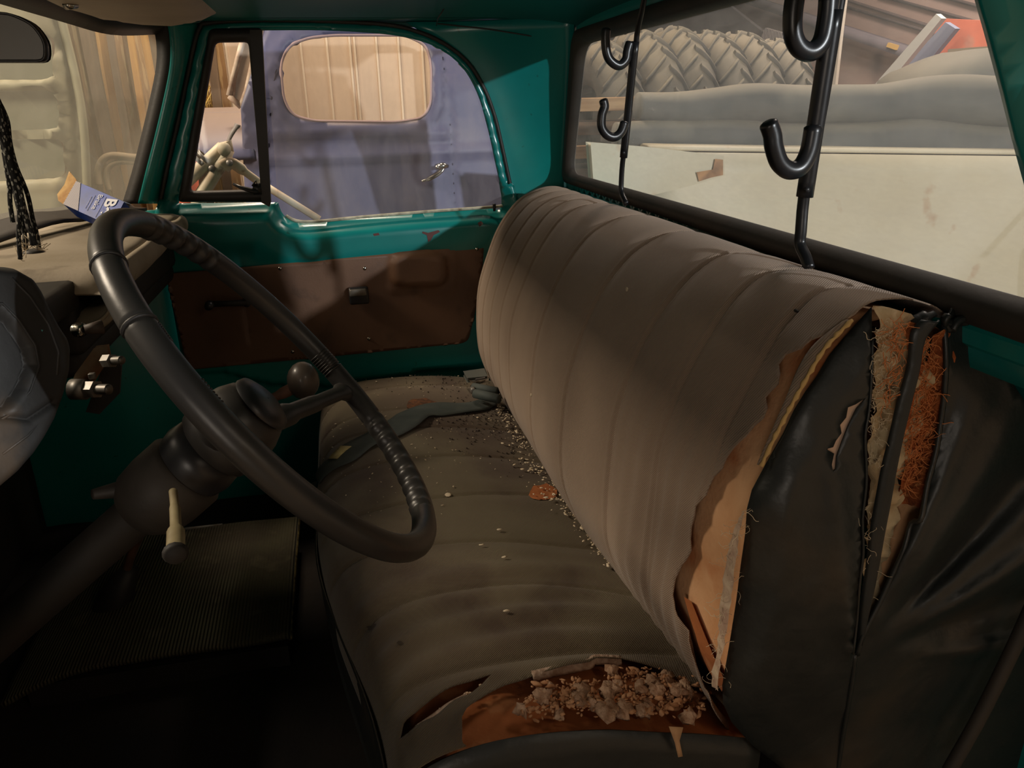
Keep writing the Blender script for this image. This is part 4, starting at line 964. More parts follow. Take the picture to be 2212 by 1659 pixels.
# bracket with bolts
br = empty('column_bracket', at(210, 800, 'X', -0.40), 'rusty metal bracket with two bright threaded bolts beside the instrument housing', 'bracket')
qx = lambda x, y, X=-0.40: at(x, y, 'X', X)
b = MB(); b.add(*slab([qx(205, 755), qx(228, 752), qx(232, 775), qx(205, 815), qx(190, 840), qx(165, 850), qx(150, 850), qx(165, 810)], 0.012)); b.build('plate', RUSTY, br, bevel=0.002, smooth=False)
b = MB(); b.add(*slab([qx(232, 765, -.37), qx(262, 790, -.37), qx(258, 850, -.37), qx(215, 895, -.37), qx(185, 890, -.37)], 0.006)); b.build('backing_plate', DARK, br, smooth=False)
for (x0, y0, x1, y1, rn, rs) in ((228, 780, 263, 778, .0095, .0055), (190, 841, 235, 841, .0125, .0068)):
    p0, p1 = qx(x0, y0, -.41), qx(x1, y1, -.43); d = (p1-p0)
    b = MB(); b.tube([p0, p0+d*.45], rn, 6); o = b.build('nut', STEEL, br, smooth=False); b = MB(); P = [p0+d*t for t in np.linspace(.4, 1, 26)]; b.tube(P, [rs*(1+.07*(i % 2)) for i in range(26)], 14); b.build('bolt', STEEL, o)
b = MB(); b.tube([qx(156, 841, -.405), qx(186, 841, -.41)], .0145, 20); b.build('spacer', STEEL, br)
b = MB(); b.box(qx(199, 812, -.41), (.008, .008, .008)); b.build('small_bolt_head', STEEL, br, bevel=.001)
kn = empty('dash_switch', at(175, 712, 'X', -.38), 'small chrome ringed switch knob on the dark dash edge above the bracket', 'switch')
b = MB(); p0, p1 = qx(163, 713, -.38), qx(182, 712, -.39); d = p1-p0
b.tube([p0+d*t for t in (0, .2, .3, .5, .6, .8, .9)], [.008, .010, .007, .0105, .007, .009, .003], 18); b.build('ringed_knob', CHROME, kn); b = MB(); b.tube([p1, qx(222, 706, -.38)], [.006, .010], 12); b.build('stem', mat('brown_stem', S(70, 58, 50), .6), kn)

# ================================================================== BLUE CARTON ON THE DASH
box_ = empty('cardboard_carton', at(215, 470, 'X', 0.5), 'torn blue and white cardboard parts carton leaning on the dash top', 'carton')
# long carton: blue front face, hatched end band, open torn flap
c00, c10, c01 = at(166, 392, 'X', .52), at(268, 436, 'X', .42), at(138, 442, 'X', .48); c11 = c10+c01-c00
nrm = np.cross(c10-c00, c01-c00); nrm /= np.linalg.norm(nrm)
if np.dot(nrm, CAM-c00) < 0: nrm = -nrm
def fc(s, t, h=0): return (c00*(1-s)*(1-t)+c10*s*(1-t)+c11*s*t+c01*(1-s)*t)+nrm*h
DEP = 0.045
V = [fc(s, t, h) for h in (0, -DEP) for t in (0, 1) for s in (0, 1)]
BLUE = mat('blue_carton', S(18, 66, 168), 0.45, col2=S(14, 52, 130), scale=25)
KRAFT = mat('kraft_board', S(206, 170, 112), 0.8, col2=S(170, 128, 78), scale=30, bump=0.3)
WHT = mat('carton_white', S(214, 214, 220), 0.5)
b = MB(); b.add(V, [(0, 1, 3, 2), (4, 6, 7, 5), (0, 4, 5, 1), (2, 3, 7, 6), (1, 5, 7, 3)]); bo = b.build('carton_body', BLUE, box_, smooth=False)
b = MB(); g_ = lambda s, t, h=.0012: fc(s, t, h)
HAT = mat('hatched_board', S(196, 186, 176), 0.7); wave(HAT, 90, 0, 'DIAGONAL', 0.001, color=(S(90, 100, 150), .5, .7, .8))
b.add(*grid(lambda s, t: g_(-0.01+s*(0.10+.22*t), t), np.linspace(0, 1, 5), np.linspace(0, 1, 14))); b.build('hatched_band', HAT, bo)
b = MB(); fl_ = [fc(-.0, .0), fc(-.0, 1.0), fc(-.14, .95, .0), fc(-.22, .75), fc(-.19, .30), fc(-.24, -.25), fc(-.05, -.08)]
b.add(*slab(fl_, .0015)); b.build('torn_flap', KRAFT, bo, smooth=False)
b = MB(); b.add(*grid(lambda s, t: g_(0.02+s*.96, -0.20+t*.21, -0.002-0.03*(1-t)), np.linspace(0, 1, 8), np.linspace(0, 1, 5))); b.build('top_flap', mat('light_blue_side', S(64, 120, 190), .5, col2=S(190, 180, 160), scale=30), bo)
def text(txt, size, org, ex, ey, m, parent, name='lettering', bold=0.0):
    cu = bpy.data.curves.new(name, 'FONT'); cu.body = txt; cu.size = size; cu.extrude = 0.0002; cu.offset = bold
    o = bpy.data.objects.new(name, cu); COL.objects.link(o); bpy.context.view_layer.update()
    me = bpy.data.meshes.new_from_object(o.evaluated_get(bpy.context.evaluated_depsgraph_get())); bpy.data.objects.remove(o)
    ez = np.cross(ex, ey); V = [np.array(org)+v.co[0]*np.array(ex)+v.co[1]*np.array(ey)+v.co[2]*ez for v in me.vertices]
    return mk(name, V, [tuple(p.vertices) for p in me.polygons], m, parent, smooth=False)
ex = (c00-c01)/np.linalg.norm(c00-c01)*-1; ey = (c10-c00)/np.linalg.norm(c10-c00)
# lettering runs down the short side, as on the photographed carton
dn = -(c01-c00)/np.linalg.norm(c01-c00); rt = (c10-c00)/np.linalg.norm(c10-c00)
dn = (c01-c00)/np.linalg.norm(c01-c00); rt = (c10-c00)/np.linalg.norm(c10-c00); rt = rt-dn*np.dot(rt, dn); rt /= np.linalg.norm(rt)
LW, LH = np.linalg.norm(c10-c00), np.linalg.norm(c01-c00)
text('Be', LH*.62, fc(.70, .12, .0015), dn, rt, WHT, bo, bold=.0012)
text('Brake', LH*.27, fc(.52, .12, .0015), dn, rt, WHT, bo)
for s_, t0_, t1_ in ((.66, .1, .95), (.46, .2, .85), (.41, .3, .8)):
    b = MB(); b.tube([fc(s_, t0_, .001), fc(s_, t1_, .001)], .0005, 4); b.build('printed_line', WHT, bo)

# ================================================================== MIRROR, VISOR, BRAIDED CORD
mr = empty('rearview_mirror', (-0.02, 0.50, 1.40), 'black rearview mirror with rounded corner at the top left', 'mirror')
mo = rnd(pxX([(-160, 20), (20, 26), (70, 50), (98, 90), (98, 134), (-160, 134)], 0.0), .012, 3)
V, Fc = region(mo, [], .02); n0 = len(V); b = MB(); b.add(*loftn([[(0.004, *p) for p in inset2(mo, .004)], [(0.0, *p) for p in mo], [(0.02, *p) for p in mo], [(0.03, *p) for p in inset2(mo, .01)]]))
b.add([(0.03, *p) for p in V], Fc); b.build('mirror_shell', BLKP, mr)
Vi, Fi = region([tuple(p) for p in inset2(mo, .004)], [], .02); mk('mirror_back', [(0.003, *p) for p in Vi], Fi, mat('mirror_grey', S(86, 82, 74), .35), mr, smooth=False)
b = MB(); b.tube([(0.01, .52, 1.36), (0.03, .53, 1.40), (0.04, .54, 1.445)], .006, 8); b.build('mirror_stem', STEEL, mr)
vs = empty('sun_visor', (0.25, 0.42, 1.40), 'beige sun visor folded up against the roof above the windshield', 'sun visor')
vpx = [(-60, -90), (120, -95), (300, -60), (420, -5), (470, 38), (440, 50), (380, 58), (300, 56), (220, 46), (140, 28), (100, 10), (30, -20), (-60, -60)]
vz = pxZ(vpx, 1.402)
vz = rnd(vz, .02, 3)
V, Fc = region([tuple(p) for p in vz], [], .03); b = MB()
top_ = [(x, y, 1.402+.016) for x, y in inset2(vz, .012)]
def f_v(x, y, s): d = seg_d((x, y), vz+[vz[0]]); return (x, y, 1.410+s*.009*math.sqrt(min(1, d/.02)))
b.add([f_v(x, y, -1) for x, y in V], [f[::-1] for f in Fc]); b.add([f_v(x, y, 1) for x, y in V], Fc); b.build('visor_pad', VISOR, vs)
b = MB(); c_ = np.array(at(142, 12, 'Z', 1.398)); b.tube([c_, c_+(.02, -.01, .004)], .007, 12); b.tube([c_+(.02, -.01, .004), c_+(.05, -.01, .012), c_+(.05, .0, .05)], .004, 8); b.build('pivot_clip', CHROME, vs)
ROPE = mat('black_white_cord', S(26, 26, 26), .8)
def rope_mat(m):
    nt = m.node_tree; N = nt.nodes; L = nt.links; tc = N.new('ShaderNodeTexCoord'); v_ = N.new('ShaderNodeTexVoronoi'); v_.inputs['Scale'].default_value = 240
    mp = N.new('ShaderNodeMapping'); mp.inputs['Scale'].default_value = (1, 1, .55); L.new(tc.outputs['Object'], mp.inputs[0]); L.new(mp.outputs[0], v_.inputs['Vector'])
    r = N.new('ShaderNodeMapRange'); r.inputs['From Min'].default_value = .36; r.inputs['From Max'].default_value = .30; L.new(v_.outputs['Distance'], r.inputs['Value'])
    x = N.new('ShaderNodeMix'); x.data_type = 'RGBA'; x.inputs['A'].default_value = S(22, 22, 22); x.inputs['B'].default_value = S(160, 158, 148); L.new(r.outputs[0], x.inputs['Factor']); L.new(x.outputs['Result'], N['Principled BSDF'].inputs['Base Color'])
rope_mat(ROPE)
rp = empty('braided_cord', at(60, 550, 'X', -.08), 'black and white braided cords hanging in a bunch from the mirror', 'cord')
XR = -.08
cords = [[(-30, 170), (-5, 215), (12, 255), (5, 300), (12, 350), (20, 400), (22, 440), (28, 480)], [(-20, 180), (0, 225), (16, 262), (22, 310), (35, 360), (52, 400), (62, 430), (70, 470), (78, 500), (85, 540)],
         [(-25, 200), (-2, 240), (8, 290), (14, 340), (25, 380), (36, 420), (42, 460), (40, 510), (44, 560)], [(-15, 210), (8, 260), (12, 300), (28, 350), (40, 390), (48, 430), (58, 470), (66, 500), (70, 530)],
         [(-28, 230), (0, 280), (12, 330), (16, 370), (30, 410), (40, 450), (52, 500), (56, 540)], [(-20, 250), (4, 300), (20, 345), (30, 385), (46, 420), (50, 460), (64, 490), (78, 530)]]
for i, L in enumerate(cords):
    b = MB(); P = catmull([at(x, y, 'X', XR+.012*math.sin(i*2.1)) for x, y in L], 5); b.tube(P, 0.0037, 8); b.build('cord_strand', ROPE, rp)
b = MB(); r_ = random.Random(4)
for L in cords[1:]:
    e = Vector(at(*L[-1], 'X', XR))
    for k_ in range(7):
        d = Vector((r_.uniform(-.4, .4), r_.uniform(-.5, .5), r_.uniform(-.3, 1))).normalized()*.02; b.tube([e, e+d*.5, e+d+Vector((0, 0, .003))], .0006, 4)
b.build('frayed_end', THREAD, rp)

# ================================================================== GUN RACKS ON THE BACK WINDOW
YK = -0.625
def rack(name, post, hooks, label, r1=0.0085, zoff=0):
    X0 = at(*post[2], 'Y', YK)[0]
    root = empty(name, (X0, YK, 0.99), label, 'gun rack', 'gun racks on the back window')
    P = [at(x, y, 'Y', YK) for x, y in post]
    b = MB(); b.tube(catmull(P[:], 3), r1*.70, 10, flat=(1, .7)); b.build('post', RACK, root)
    m0, m1 = hooks[0][1], hooks[-1][1]
    b = MB(); A = at(*hooks[0][0], 'Y', YK+.006); Bq = at(*hooks[-1][2], 'Y', YK+.006)
    ps = [A+(Bq-A)*t for t in np.linspace(0, 1, 12)]; b.tube(ps, r1, 12, flat=(1, .7)); sl_ = b.build('sleeve', RACK, root)
    b = MB(); b.tube([Bq+(.006, .0, .012), Bq+(-.012, .004, .010)], .0035, 8); b.build('thumb_screw', BLKP, sl_)
    for base, pts, _ in hooks:
        Xh = X0; L = [at(x, y, 'X', Xh) for x, y in pts]
        b = MB(); Q = catmull(L, 6); rr_ = [r1*1.05]*len(Q); rr_[-1] = r1*.6; rr_[-2] = r1*.95; rr_[0] = r1*.7; b.tube(Q, rr_, 14); b.build('hook', RACK, root)
    return root
rack('gun_rack', [(1397, -25), (1385, 30), (1376, 75), (1364, 190), (1352, 300), (1345, 350), (1342, 395), (1343, 418), (1353, 440)],
     [((1372, 90), [(1362, 90), (1356, 110), (1352, 130), (1337, 142), (1318, 130), (1310, 110), (1308, 80), (1310, 60)], (1347, 340)),
      ((1352, 260), [(1350, 262), (1342, 285), (1328, 296), (1312, 292), (1300, 275), (1300, 250), (1306, 230), (1302, 214)], (1347, 340))],
     'black two-hook gun rack upright at the passenger end of the back window', 0.0090)
rack('gun_rack', [(1825, -60), (1812, 0), (1795, 110), (1775, 230), (1752, 350), (1736, 430), (1730, 500), (1728, 528), (1740, 555), (1748, 580)],
     [((1800, 20), [(1790, -10), (1786, 40), (1775, 90), (1752, 112), (1728, 104), (1714, 75), (1713, 30), (1720, -20)], (1738, 425)),
      ((1768, 250), [(1758, 270), (1748, 325), (1730, 360), (1706, 368), (1684, 352), (1672, 318), (1668, 290), (1658, 262)], (1738, 425))],
     'black two-hook gun rack upright toward the driver end of the back window', 0.0115)

# ================================================================== FLOOR MAT / TUNNEL COVER
tc_ = empty('tunnel_cover', (0.25, 0.45, 0.05), 'olive ribbed rubber cover over the floor hump with a worn metal edge', 'floor cover')
def f_tc(x, y):
    z = 0.14-0.02*max(0, (0.20-x)/.3)**2-0.10*max(0, (y-0.55)/.3)**2-.006*nz((x*5, y*5, 0), 1)
    return (x, y, z)
MATM2 = wave(MATM, 42, 0.9, 'Y', 0.004, distortion=0.2)
V, Fc = grid(f_tc, np.linspace(-0.02, 0.50, 40), np.linspace(0.195, 0.78, 40)); mk('ribbed_cover', V, Fc, MATM2, tc_, thick=.012)
b = MB(); b.tube([f_tc(x, 0.196) for x in np.linspace(-0.02, .50, 30)], .005, 6); b.build('metal_edge', BRASS, tc_)
b = MB(); b.box((0.24, 0.47, 0.075), (0.50, 0.53, 0.06)); b.build('tunnel_hump', DARK, tc_, smooth=False)
b = MB(); b.tube([(0.505, 0.66, .145), (0.505, .50, .15), (0.502, .40, .15)], .006, 8); b.build('slot_rim', STEEL, tc_)
b = MB(); b.tube(catmull([at(x, y, 'X', -0.845) for x, y in [(2235, 1300), (2180, 1420), (2110, 1560), (2050, 1665)]], 5), .009, 10)
o = b.build('door_sill_seal', SEALB); o.name = 'trim_4'; tag(o, 'grey rubber door opening seal beside the driver end of the seat', 'door seal', kind='structure')

# ================================================================== OUTSIDE: BARN
GZ = -0.60
BTAN = mat('tan_ribbed_steel', S(214, 190, 164), 0.6, col2=S(202, 178, 152), scale=2)
DIRTF = mat('barn_dirt_floor', S(120, 100, 78), 0.95, col2=S(90, 76, 60), scale=1.5, bump=0.4)
g_ = mk('floor', *grid(lambda x, y: (x, y, GZ+.02*nz((x, y, 0), 1)), np.linspace(-6, 10, 17), np.linspace(-9, 8, 17)), DIRTF, thick=.05); g_.name = 'floor_barn'; tag(g_, 'packed dirt floor of the barn outside the truck', 'ground', kind='structure')
XW = 4.3
wr = empty('wall_barn_side', (XW, -.5, GZ), 'tan ribbed sheet metal barn wall beyond the blue truck', 'wall', kind='structure')
b = MB(); b.box((XW+.02, .15, 1.7), (.03, 3.3, 4.6)); b.build('sheeting', BTAN, wr, smooth=False)
RIBM = mat('tan_rib', S(226, 206, 180), .5)
b = MB()
ys = [at(x, 150, 'X', XW)[1] for x in (655, 711, 760, 770, 817, 864, 914)]
ys = sorted(set(list(ys)+[ys[-1]-.16*i for i in range(1, 4)]+[ys[0]+.16*i for i in range(1, 8)]))
for y in ys: b.box((XW-.004, y, 1.7), (.022, .016, 4.6))
b.build('ribs', RIBM, wr, smooth=False, bevel=.004)

pt = MB(); pt.box((-2.62, -1.345, .70), (.05, .39, 2.6)); pt.box((-2.62, -1.83, .45), (.05, .58, 2.1)); pt.box((-2.62, -.82, .425), (.05, .70, 2.05)); pt = pt.build('lamp_blocker_left', BTAN, smooth=False); tag(pt, 'unseen board partition added on the driver side to block the work lamp', 'partition', kind='structure')  # unseen panels added to shade wheel, seat end and floor from the work lamp
# ---- blue pickup parked alongside
BLUEP = mat('faded_navy_paint', S(86, 88, 122), 0.5, col2=S(98, 98, 126), scale=2.5, col3=S(132, 126, 138), scale3=5, lo3=0.5, hi3=0.75, amt3=0.45, bump=.03, bscale=30)
dust_up(BLUEP, S(150, 130, 114), 0.8, 0.5, 1.0)
XB = 1.75
bt_ = empty('pickup_truck', (XB+.6, -.2, GZ), 'faded blue vintage pickup truck parked beyond the passenger window', 'pickup truck')
win = rnd(pxX([(604, 135), (622, 95), (665, 78), (720, 72), (880, 72), (925, 95), (934, 140), (932, 225), (915, 255), (860, 264), (680, 262), (632, 250), (612, 215)], XB), .03, 3)
seamF = pxX([(648, 62), (610, 110), (592, 170), (584, 240), (580, 330), (584, 440), (590, 600)], XB)
seamB = pxX([(955, 60), (962, 150), (972, 260), (980, 400), (984, 460), (990, 600)], XB)
body = [(at(530, 240, 'X', XB)[1], -.25), (at(505, 240, 'X', XB)[1], .92), (at(520, 232, 'X', XB)[1], at(520, 232, 'X', XB)[2]), (at(566, 60, 'X', XB)[1], 1.50), (at(590, 20, 'X', XB)[1], 1.62), (-.30, 1.66), (-.78, 1.62), (-.88, 1.45), (-.92, 1.0), (-.92, -.25)]
b1 = pxX([(560, 285), (700, 290), (965, 288)], XB); b2_ = pxX([(560, 345), (760, 338), (1090, 322)], XB)
def f_bl(y, z):
    x = XB+0.10*sstep(1.2, 1.65, z)**1.3-0.02*math.sin(pi*min(1, max(0, (z-.2)/1.0)))
    dw = seg_d((y, z), win+[win[0]]); x += -0.010*math.exp(-((dw-.028)/.010)**2)
    d1 = seg_d((y, z), b1); d2 = seg_d((y, z), b2_); 
    x += -0.012*math.exp(-(d1/.014)**2)-0.014*math.exp(-(d2/.018)**2)
    s = min(seg_d((y, z), seamF), seg_d((y, z), seamB)); x += 0.012*math.exp(-(s/.005)**2)
    return (x, y, z)
sheet('cab_side', body, [win], .022, f_bl, BLUEP, bt_, thick=.02, off=-1, flip=True)
b = MB(); b.tube([(f_bl(*p)[0]+.004, *p) for p in rnd([tuple(p) for p in win], .01, 2)], .006, 6, closed=True); b.build('window_rubber', mat('pink_primer_edge', S(176, 150, 150), .7), bt_)
GLB = glass('blue_truck_glass', .03, (.8, .74, .68, 1), (4, 4, 4), refl=.04, extra=.05)
V, Fc = region([tuple(p) for p in win], [], .3); mk('side_window', [(XB+.05, *p) for p in V], Fc, GLB, bt_, smooth=False)
for nm, L in (('door_seam', seamB), ('door_seam', seamF)):
    b = MB(); b.tube(catmull([(f_bl(*p)[0]-.0, *p) for p in L], 5), .0035, 6); b.build(nm, mat('seam_dark', S(60, 58, 80), .8), bt_)
# roof, far side and rear of that cab
V, Fc = grid(lambda x, y: (x, y, 1.64+.06*math.sin(pi*(x-XB)/1.5)), np.linspace(XB+.08, XB+1.5, 12), np.linspace(-.85, .12, 10)); mk('roof', V, Fc, BLUEP, bt_, thick=.02)
b = MB(); b.box((XB+.78, -.90, .55), (1.36, .03, 1.5)); b.box((XB+1.5, -.40, .30), (.03, 1.1, 1.0)); b.box((XB+1.5, .30, 1.2), (.03, .08, .9)); b.box((XB+1.5, -.88, 1.2), (.03, .10, .9)); b.build('far_side', BLUEP, bt_, smooth=False)
# hood and fender: dusty rolled top
def f_hd(s, y):
    a = s*pi/2; x = XB-.01+.50*(1-math.cos(a)); z = 1.05+.165*math.sin(a)
    return (x, y, z)
V, Fc = grid(lambda s, y: f_hd(s, y), np.linspace(0, 1, 20), np.linspace(at(520, 240, 'X', XB)[1]-.03, .66, 20)); mk('fender', V, Fc, BLUEP, bt_, thick=.01)
V, Fc = grid(lambda x, y: (x, y, 1.21+.03*math.sin(pi*(x-XB-.5)/1.0)), np.linspace(XB+.5, XB+1.5, 10), np.linspace(.35, .74, 8)); mk('hood', V, Fc, BLUEP, bt_, thick=.01)
b = MB(); b.box((XB+.42, .44, .25), (.7, .40, 1.0)); b.build('fender_side', BLUEP, bt_, bevel=.05)
# windshield frame of the blue truck, cream edged
q = lambda x, y, X=XB+.12: tuple(at(x, y, 'X', X))
FR = mat('cream_frame', S(224, 206, 186), .6, col2=S(170, 140, 120), scale=20)
b = MB(); b.tube([q(532, 60), q(514, 130), q(495, 207)], .012, 6); b.tube([q(495, 207), q(507, 218), q(521, 231)], .012, 6); b.tube([q(521, 231), q(534, 195), q(548, 130)], .012, 6); b.tube([q(519, 112), q(509, 160), q(504, 216)], .005, 6); wf = b.build('windshield_frame', FR, bt_)
V = [q(534, 60), q(496, 207), q(521, 230), q(560, 120), q(570, 60)]; mk('windshield_glass', V, [(0, 1, 2, 3, 4)], mat('hazy_glass', S(196, 172, 148), .3, col2=S(150, 128, 110), scale=6), bt_, smooth=False, thick=.004)
# door handle
b = MB(); q = lambda x, y, X=XB-.03: tuple(at(x, y, 'X', X))
b.tube(catmull([q(911, 391), q(925, 387), q(945, 376), q(957, 364), q(962, 357)], 4), [.006]*4+[.011]*8+[.008]*4+[.006], 10, flat=(1, .6)); b.tube([q(945, 360), q(958, 358), q(969, 359)], [.012, .014, .006], 10); hdl = b.build('door_handle', CHROME, bt_)
b = MB(); b.tube([q(945, 361, XB-.045), q(945, 361, XB-.055)], .008, 12); b.build('lock_button', CHROME, hdl)

# ---- white tow bar standing between the trucks
PIPE = mat('chalky_white_pipe', S(226, 216, 190), .55, col2=S(196, 170, 140), scale=14, col3=S(140, 92, 64), scale3=20, lo3=.66, hi3=.72, amt3=.7)
XT = 1.25
tb = empty('tow_bar', (XT, .4, GZ), 'chalky white jointed tow bar with clamps between the two trucks', 'tow bar')
q = lambda x, y, X=XT: np.array(at(x, y, 'X', X))
b = MB(); b.tube([q(340, 428), q(405, 390), q(482, 318)], .021, 14); b.build('clamped_pipe', PIPE, tb)
b = MB(); b.tube([q(415, 470), q(437, 418), q(485, 340), q(492, 322)], .022, 14); b.tube([q(415, 470), (XT, .62, GZ+.02)], .022, 14); b.build('upright_pipe', PIPE, tb)
for k_ in (-5, 5):
    b = MB(); c0 = q(436+k_, 343-k_*.6); d = (q(482, 318)-q(405, 390)); d /= np.linalg.norm(d); b.add(*lathe([(.022, -.006), (.028, -.006), (.028, .006), (.022, .006)], c0, d, 20)); b.build('clamp_ring', STEEL, tb)
b = MB(); b.tube([q(436, 355), q(443, 372)], .008, 8); b.tube([q(430, 350), q(447, 366)], .006, 8); b.build('clamp_bolt', STEEL, tb)
b = MB(); b.tube([q(478, 350), q(483, 312), q(492, 306), q(496, 330)], .014, 10); b.tube([q(484, 322, XT-.03), q(484, 322, XT+.03)], .022, 12); kn_ = b.build('knuckle', PIPE, tb)
b = MB(); b.tube(catmull([q(482, 360), q(500, 352), q(530, 372), q(560, 394)], 4), [.030]*4+[.024]*4+[.017]*4+[.013], 12, flat=(.5, 1)); b.tube([q(555, 390), q(600, 418), q(690, 474)], .012, 10); b.build('link_arm', PIPE, tb)
b = MB(); b.tube([q(496, 352, XT-.04), q(496, 352, XT+.02)], .011, 12); b.tube([q(458, 364, XT-.03), q(458, 364, XT+.02)], .011, 10); b.build('pivot_bolt', STEEL, tb)
b = MB(); b.tube(catmull([q(492, 308), q(500, 290), q(512, 272), q(514, 268)], 3), [.008]*3+[.009]*3+[.012]*3+[.006], 8, flat=(1, .6)); b.build('hook_end', mat('grey_iron', S(140, 132, 130), .5), tb)
# orange post at the vent window's corner
ORG = mat('orange_plastic', S(224, 116, 84), .6, col2=S(200, 92, 60), scale=9)
c0 = at(402, 430, 'X', 1.45); b = MB(); b.tube([(c0[0], c0[1]+.01, GZ), (c0[0], c0[1]+.005, .9), tuple(at(404, 345, 'X', 1.45))], [.10, .045, .035], 16); tag(b.build('orange_post', ORG), 'orange plastic post low behind the vent window', 'post')

# ---- planks, straw and a ribbed vehicle ahead of the truck
PLK = [mat('weathered_plank', S(178, 140, 92), .8, col2=S(140, 104, 66), scale=3, stretch=(6, 6, .6), col3=S(206, 176, 124), scale3=7), mat('grey_brown_plank', S(128, 104, 80), .85, col2=S(96, 78, 60), scale=3, stretch=(6, 6, .6)), mat('ochre_plank', S(204, 160, 90), .8, col2=S(170, 122, 66), scale=3, stretch=(6, 6, .6))]
WB = [(186, 206, 3.15, 0), (204, 232, 3.10, 1), (230, 252, 3.2, 2), (248, 262, 3.05, 1), (262, 280, 3.25, 2), (276, 296, 3.15, 0), (292, 305, 3.05, 2), (303, 318, 3.2, 1), (314, 330, 3.1, 0), (328, 345, 3.2, 2), (458, 478, 3.3, 1), (476, 498, 3.35, 0)]
lbs = ['leftmost plank of the row leaning behind the windshield', 'wide grey-brown plank second from the left in the leaning row', 'ochre plank third from the left in the leaning row', 'narrow dark plank fourth from the left in the leaning row', 'ochre plank fifth from the left in the leaning row', 'weathered plank sixth from the left in the leaning row', 'narrow ochre plank beside the sixth one', 'grey-brown plank near the windshield pillar', 'weathered plank against the windshield pillar', 'ochre plank half hidden behind the windshield pillar', 'dark plank seen through the vent window', 'weathered plank seen through the vent window beside the dark one']
for i, (xa, xb, X, mi) in enumerate(WB):
    ya, yb = at(xa, 240, 'X', X)[1], at(xb, 240, 'X', X)[1]; wdt = abs(ya-yb); yc = (ya+yb)/2; h = 2.5+.3*math.sin(i*2)
    lean = .06*math.sin(i*1.7); b = MB(); n_ = 8
    for k_ in range(n_): pass
    V = []; 
    for t in np.linspace(0, 1, 9):
        z = GZ+t*h; x0 = X+.05*t+.006*nz((i, t*3, 0), 1); y0 = yc+lean*(t-.6)+.012*nz((i, t*4, 2), 1); hw = wdt/2*(1+.1*nz((i*3, t*5, 1), 1))
        V += [(x0, y0-hw, z), (x0+.03, y0-hw, z), (x0+.03, y0+hw, z), (x0, y0+hw, z)]
    Fc = [(k_*4+j, k_*4+(j+1) % 4, k_*4+4+(j+1) % 4, k_*4+4+j) for k_ in range(8) for j in range(4)]+[(0, 1, 2, 3), (35, 34, 33, 32)]
    tag(mk('plank', V, Fc, PLK[mi], smooth=False), lbs[i], 'plank', 'planks leaning against the barn wall')
WOODW = mat('dark_barn_boards', S(120, 98, 72), .85, col2=S(90, 72, 54), scale=2, stretch=(5, 5, .5)); wave(WOODW, 1.6, .5, 'Y', .01, color=(S(50, 40, 30), .0, .08, 0.0))
wf_ = mk('wall_barn_front', *grid(lambda y, z: (3.6, y, z), np.linspace(.75, 4.5, 8), np.linspace(GZ, 4, 6)), WOODW, thick=.03); tag(wf_, 'dark board barn wall behind the leaning planks', 'wall', kind='structure')
STR = mat('yellow_straw', S(214, 180, 98), .8); r_ = random.Random(9); b = MB()
for i in range(60):
    p = at(r_.uniform(436, 462), 235, 'X', 3.42); z0 = 1.18; h = r_.uniform(.12, .45); b.tube([(p[0], p[1], z0-.5), (p[0]+r_.uniform(-.03, .03), p[1]+r_.uniform(-.03, .03), z0+h*.5), (p[0]+r_.uniform(-.08, .08), p[1]+r_.uniform(-.05, .05), z0+h)], .0035, 4)
tag(b.build('straw_bundle', STR), 'yellow straw stalks standing behind the vent window', 'straw', kind='stuff')
# curved hose hanging on the planks
HOS = mat('grey_hose', S(150, 134, 108), .7)
b = MB(); q = lambda x, y: at(x, y, 'X', 2.9); b.tube(catmull([q(345, 342), q(290, 340), q(245, 336), q(222, 345), q(212, 370), q(214, 400)], 6), .018, 10); b.tube(catmull([q(300, 352), q(260, 350), q(236, 360), q(230, 385), q(236, 412)], 6), .014, 10)
tag(b.build('hose', HOS), 'grey looped hose low in front of the leaning planks', 'hose')
# vehicle body with ribs and inset panels on the left of the windshield
VG = mat('pale_green_grey_paint', S(150, 148, 122), .6, col2=S(136, 134, 110), scale=2); dust_up(VG, S(190, 180, 150), .5)
VGD = mat('grey_green_panel', S(118, 122, 104), .5, col2=S(108, 110, 92), scale=3)
XV = 2.3
ve = empty('van_body', (XV+.3, 1.9, GZ), 'pale grey-green ribbed van body ahead of the windshield', 'van')
vo_ = pxX([(-500, -150), (60, -150), (112, 20), (140, 130), (158, 250), (165, 350), (168, 440), (170, 640), (-500, 760)], XV)
wins = [rnd(pxX(L, XV), .04, 3) for L in ([(-260, 60), (105, 70), (112, 172), (-260, 172)], [(-260, 198), (116, 196), (128, 278), (-260, 292)], [(-260, 306), (130, 300), (138, 384), (-260, 408)])]
def f_vn(y, z):
    x = XV; d = seg_d((y, z), vo_[1:8]); x += .10*(1-sstep(0, .10, d))**2
    for w_ in wins:
        dd = seg_d((y, z), w_+[w_[0]]); x -= .012*math.exp(-((dd-.02)/.012)**2)
        if inside((y, z), w_): x += .03
    return (x, y, z)
V2, F2 = region(vo_, wins, .035); mk('ribbed_side', [f_vn(*p) for p in V2], F2, VG, ve)
for w_ in wins:
    V2, F2 = region([tuple(p) for p in w_], [], .1); mk('inset_panel', [(XV+.03, *p) for p in V2], F2, VGD, ve, smooth=False)
b = MB(); b.tube(catmull([(f_vn(*p)[0]-.02, *p) for p in pxX([(95, -60), (125, 60), (150, 160), (172, 270), (180, 400), (182, 520)], XV)], 5), .018, 8); b.build('drip_rail', VG, ve)
b = MB(); b.box((XV+.52, 2.15, .9), (.9, 1.1, 3.0)); b.build('body_core', VGD, ve, smooth=False)

